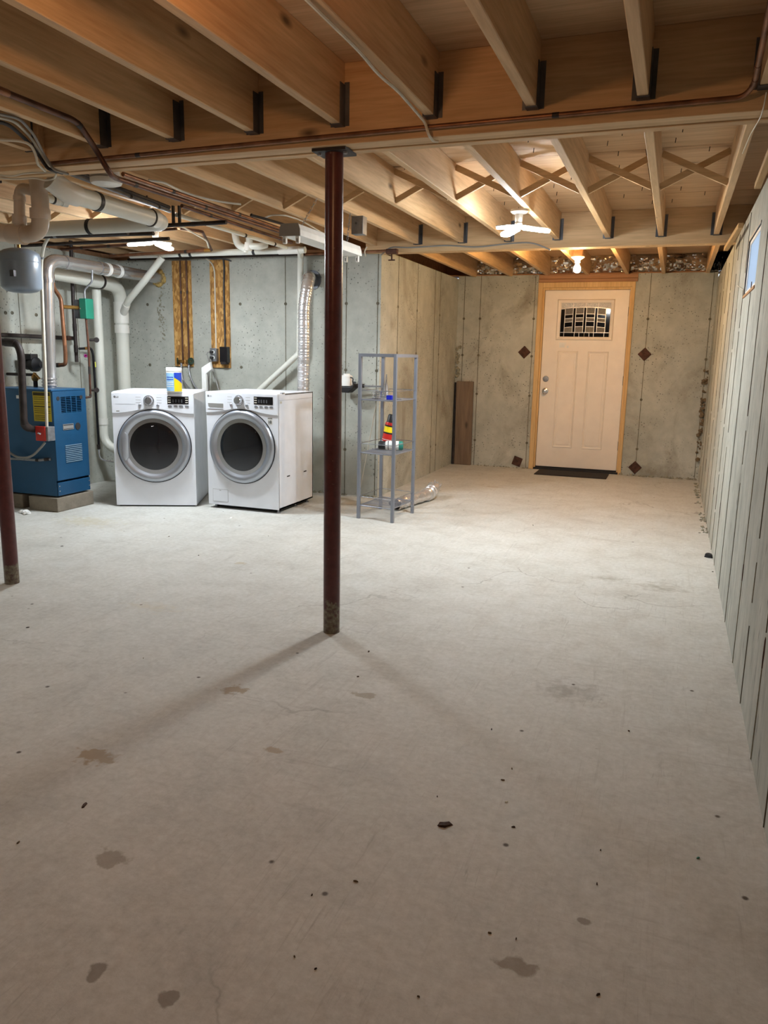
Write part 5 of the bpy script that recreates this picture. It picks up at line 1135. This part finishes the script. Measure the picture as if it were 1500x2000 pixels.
c4 = lp(1.0, .42, z)+Vector((-.05, 0, 0)); tag(MB().box((c4.x-.035, c4.y-.025, z), (c4.x+.04, c4.y+.03, z+.008)).build('paper_slip', 'cablegrey', smooth=False, bevel=.001, seg=1), 'flat grey packet lying beside the blue box on the shelf', 'packet')
z = SHZ[1]+.004
# spray can leaning, and bottle lying in front
b0 = at(752, 876, z=z); ax = Vector((.055, .02, .30)).normalized()
t = thing('spray_can', 'red and white spray can with black cap leaning on the middle shelf', 'spray can', b0)
o_ = b0+Vector((0, 0, .012))
MB().lathe([(.0, 0), (.036, 0), (.038, .004), (.038, .05)], o_, ax, 24).build('lower_band', 'offwhite', t)
MB().lathe([(.0382, .05), (.0382, .19), (.034, .205)], o_, ax, 24).build('label', 'redlabel', t)
MB().lathe([(.0386, .125), (.0386, .17)], o_, ax, 24).build('label_patch', 'yel2', t)
MB().lathe([(.0389, .112), (.0389, .124)], o_, ax, 24).build('label_band', 'black', t); MB().lathe([(.0389, .171), (.0389, .182)], o_, ax, 24).build('label_band', 'black', t)
MB().lathe([(.0389, .062), (.0389, .066)], o_, ax, 24).build('label_band', 'offwhite', t)
MB().lathe([(.033, .203), (.031, .21), (.029, .262), (.022, .27), (0, .271)], o_, ax, 24).build('cap', 'black', t)
l0 = at(739, 878, z=z); l1 = l0+Vector((.2, .055, 0)); dv = (l1-l0); dv.z = 0; dv.normalize(); o_ = l0+Vector((0, 0, .0366))
t = thing('cleaner_bottle', 'white bottle with black cap and teal end lying on the middle shelf', 'bottle', (o_.x, o_.y, z))
MB().lathe([(0, 0), (.028, 0), (.032, .006), (.034, .05), (.030, .058)], o_, dv, 24).build('cap', 'black', t)
MB().lathe([(.030, .057), (.036, .066), (.036, .165)], o_, dv, 24).build('body', 'offwhite', t)
MB().lathe([(.036, .165), (.036, .192), (.03, .2), (0, .2)], o_, dv, 24).build('end_band', 'teal', t)
MB().lathe([(.0363, .078), (.0363, .084)], o_, dv, 24).build('label_band', 'black', t)
# thin white rod leaning from the top shelf to the floor
tag(MB().cyl(at(738, 772, y=6.08), Vector((at(697, 985, y=6.14).x, 6.15, 0)), .0035, 7).build('thin_rod', 'cable'), 'thin pale rod leaning through the back of the wire rack', 'rod')
# ---- foil duct lying on the floor behind the rack
p0, p1, p2 = at(772, 985, z=.05), at(835, 966, z=.06), at(838, 945, z=.10)
p0 = Vector((-2.10, 6.02, .05)); p1 = Vector((-1.98, 6.62, .058)); p2 = Vector((-1.99, 6.78, .10))
t = thing('foil_duct', 'crumpled length of foil duct lying on the floor behind the rack', 'duct', (-2.04, 6.4, 0))
pl_ = fillet([p0, p1, p2], .12, 10); pts = []; rs = []; rn = random.Random(8)
for i in range(len(pl_)-1):
    q = 24 if i == 0 else 3
    for k in range(q): pts.append(pl_[i].lerp(pl_[i+1], k/q)); rs.append((.052 if i == 0 else .060)+rn.uniform(-.004, .003))
pts.append(pl_[-1]); rs.append(.05)
MB().tube(pts, rs, 22, caps=False).build('foil_sleeve', 'foil', t, ang=25)
m = MB()
for k in range(22):
    a = 2*PI*k/22; d = Vector((math.cos(a), .2, math.sin(a))); b = p2+Vector((.045*math.cos(a), 0, .045*math.sin(a)*.6))
    m.prism([b, b+Vector((.016, .004, .006)), b+Vector((.012+.02*math.cos(a), rn.uniform(0, .03), rn.uniform(.015, .04)))], .002, (0, 1, 0))
m.build('torn_edge', 'foil', t, smooth=False, kind='stuff')
for dx in (-.03, .045): MB().lathe([(.012, -.002), (.018, .0), (.018, .01), (.012, .012)], p0+Vector((dx, -.02, .015)), (0, -1, .1), 14).build('end_clip', 'black', t)
# ================================================================== litter on the floor
def scrap(px, py, s_, mat, name, label, cat, h=.006, seed=0, el=2.0, group=None):
    rn = random.Random(seed); c = at(px, py, z=0); n = 8; a0 = rn.uniform(0, PI); vs = []
    for k in range(n):
        a = 2*PI*k/n; r = s_*rn.uniform(.6, 1.0); x, y = r*math.cos(a), r*math.sin(a)/el
        vs.append((c.x+x*math.cos(a0)-y*math.sin(a0), c.y+x*math.sin(a0)+y*math.cos(a0), 0))
    m = MB(); top = [(v[0]*.85+c.x*.15, v[1]*.85+c.y*.15, h*rn.uniform(.5, 1)) for v in vs]
    m.add(vs+top+[(c.x, c.y, h)], [tuple(range(n-1, -1, -1))]+[(i, (i+1) % n, (i+1) % n+n, i+n) for i in range(n)]+[(i+n, (i+1) % n+n, 2*n) for i in range(n)])
    return tag(m.build(name, mat, smooth=False), label, cat, group)
scrap(868, 1612, .026, 'leaf', 'dry_leaf', 'curled brown leaf scrap lying on the open floor', 'leaf', .008, 1)
scrap(1384, 1089, .028, 'rubber', 'dark_lump', 'dark lump lying on the floor at the foot of the right wall', 'debris', .03, 2, 1.3)
scrap(989, 1567, .007, 'offwhite', 'white_crumb', 'tiny white crumb lying near the brown leaf scrap', 'debris', .004, 3)
scrap(1363, 1676, .007, 'green', 'green_crumb', 'tiny green crumb on the floor near the right wall', 'debris', .004, 4)
scrap(452, 1012, .03, 'offwhite', 'paper_scrap', 'pale paper scrap on the floor before the washer', 'debris', .006, 5)
c = at(48, 1003, z=0); rn = random.Random(3); m = MB()
for k in range(9):
    s_ = rn.uniform(.015, .03); m.lathe([(0, -s_*.4), (s_, 0), (s_*.5, s_*.5), (0, s_*.6)], (c.x+rn.uniform(-.05, .05), c.y+rn.uniform(-.03, .03), s_*.4), (rn.uniform(-.6, .6), rn.uniform(-.6, .6), 1), 6)
tag(m.build('crumpled_tissue', 'offwhite', smooth=False), 'crumpled white tissue on the floor before the boiler block', 'tissue')
for k, (px, py, s_) in enumerate(((720, 1273, .018), (982, 1524, .016), (1003, 1616, .012), (165, 1573, .026), (36, 1646, .012), (960, 1425, .01), (54, 1226, .014), (280, 1286, .008), (1041, 1026, .02), (121, 1067, .02), (330, 1048, .014), (388, 1085, .01), (524, 1047, .012),
        (695, 1722, .012), (609, 1749, .007), (616, 1893, .008), (575, 1869, .006), (1173, 1661, .006), (1166, 1727, .009), (956, 1823, .010), (1008, 1834, .007), (1168, 1943, .010), (817, 1947, .007), (854, 1556, .007), (1228, 1428, .008), (1366, 1041, .016), (1358, 983, .02), (1392, 1117, .012), (1000, 1502, .01), (699, 1322, .009))):
    scrap(px, py, s_*.62, ('leaf', 'chip', 'leaf')[k % 3], 'floor_chip', 'small dark chip of debris lying loose on the concrete floor', 'debris', .004, 30+k, 2.6, 'loose chips on the floor')
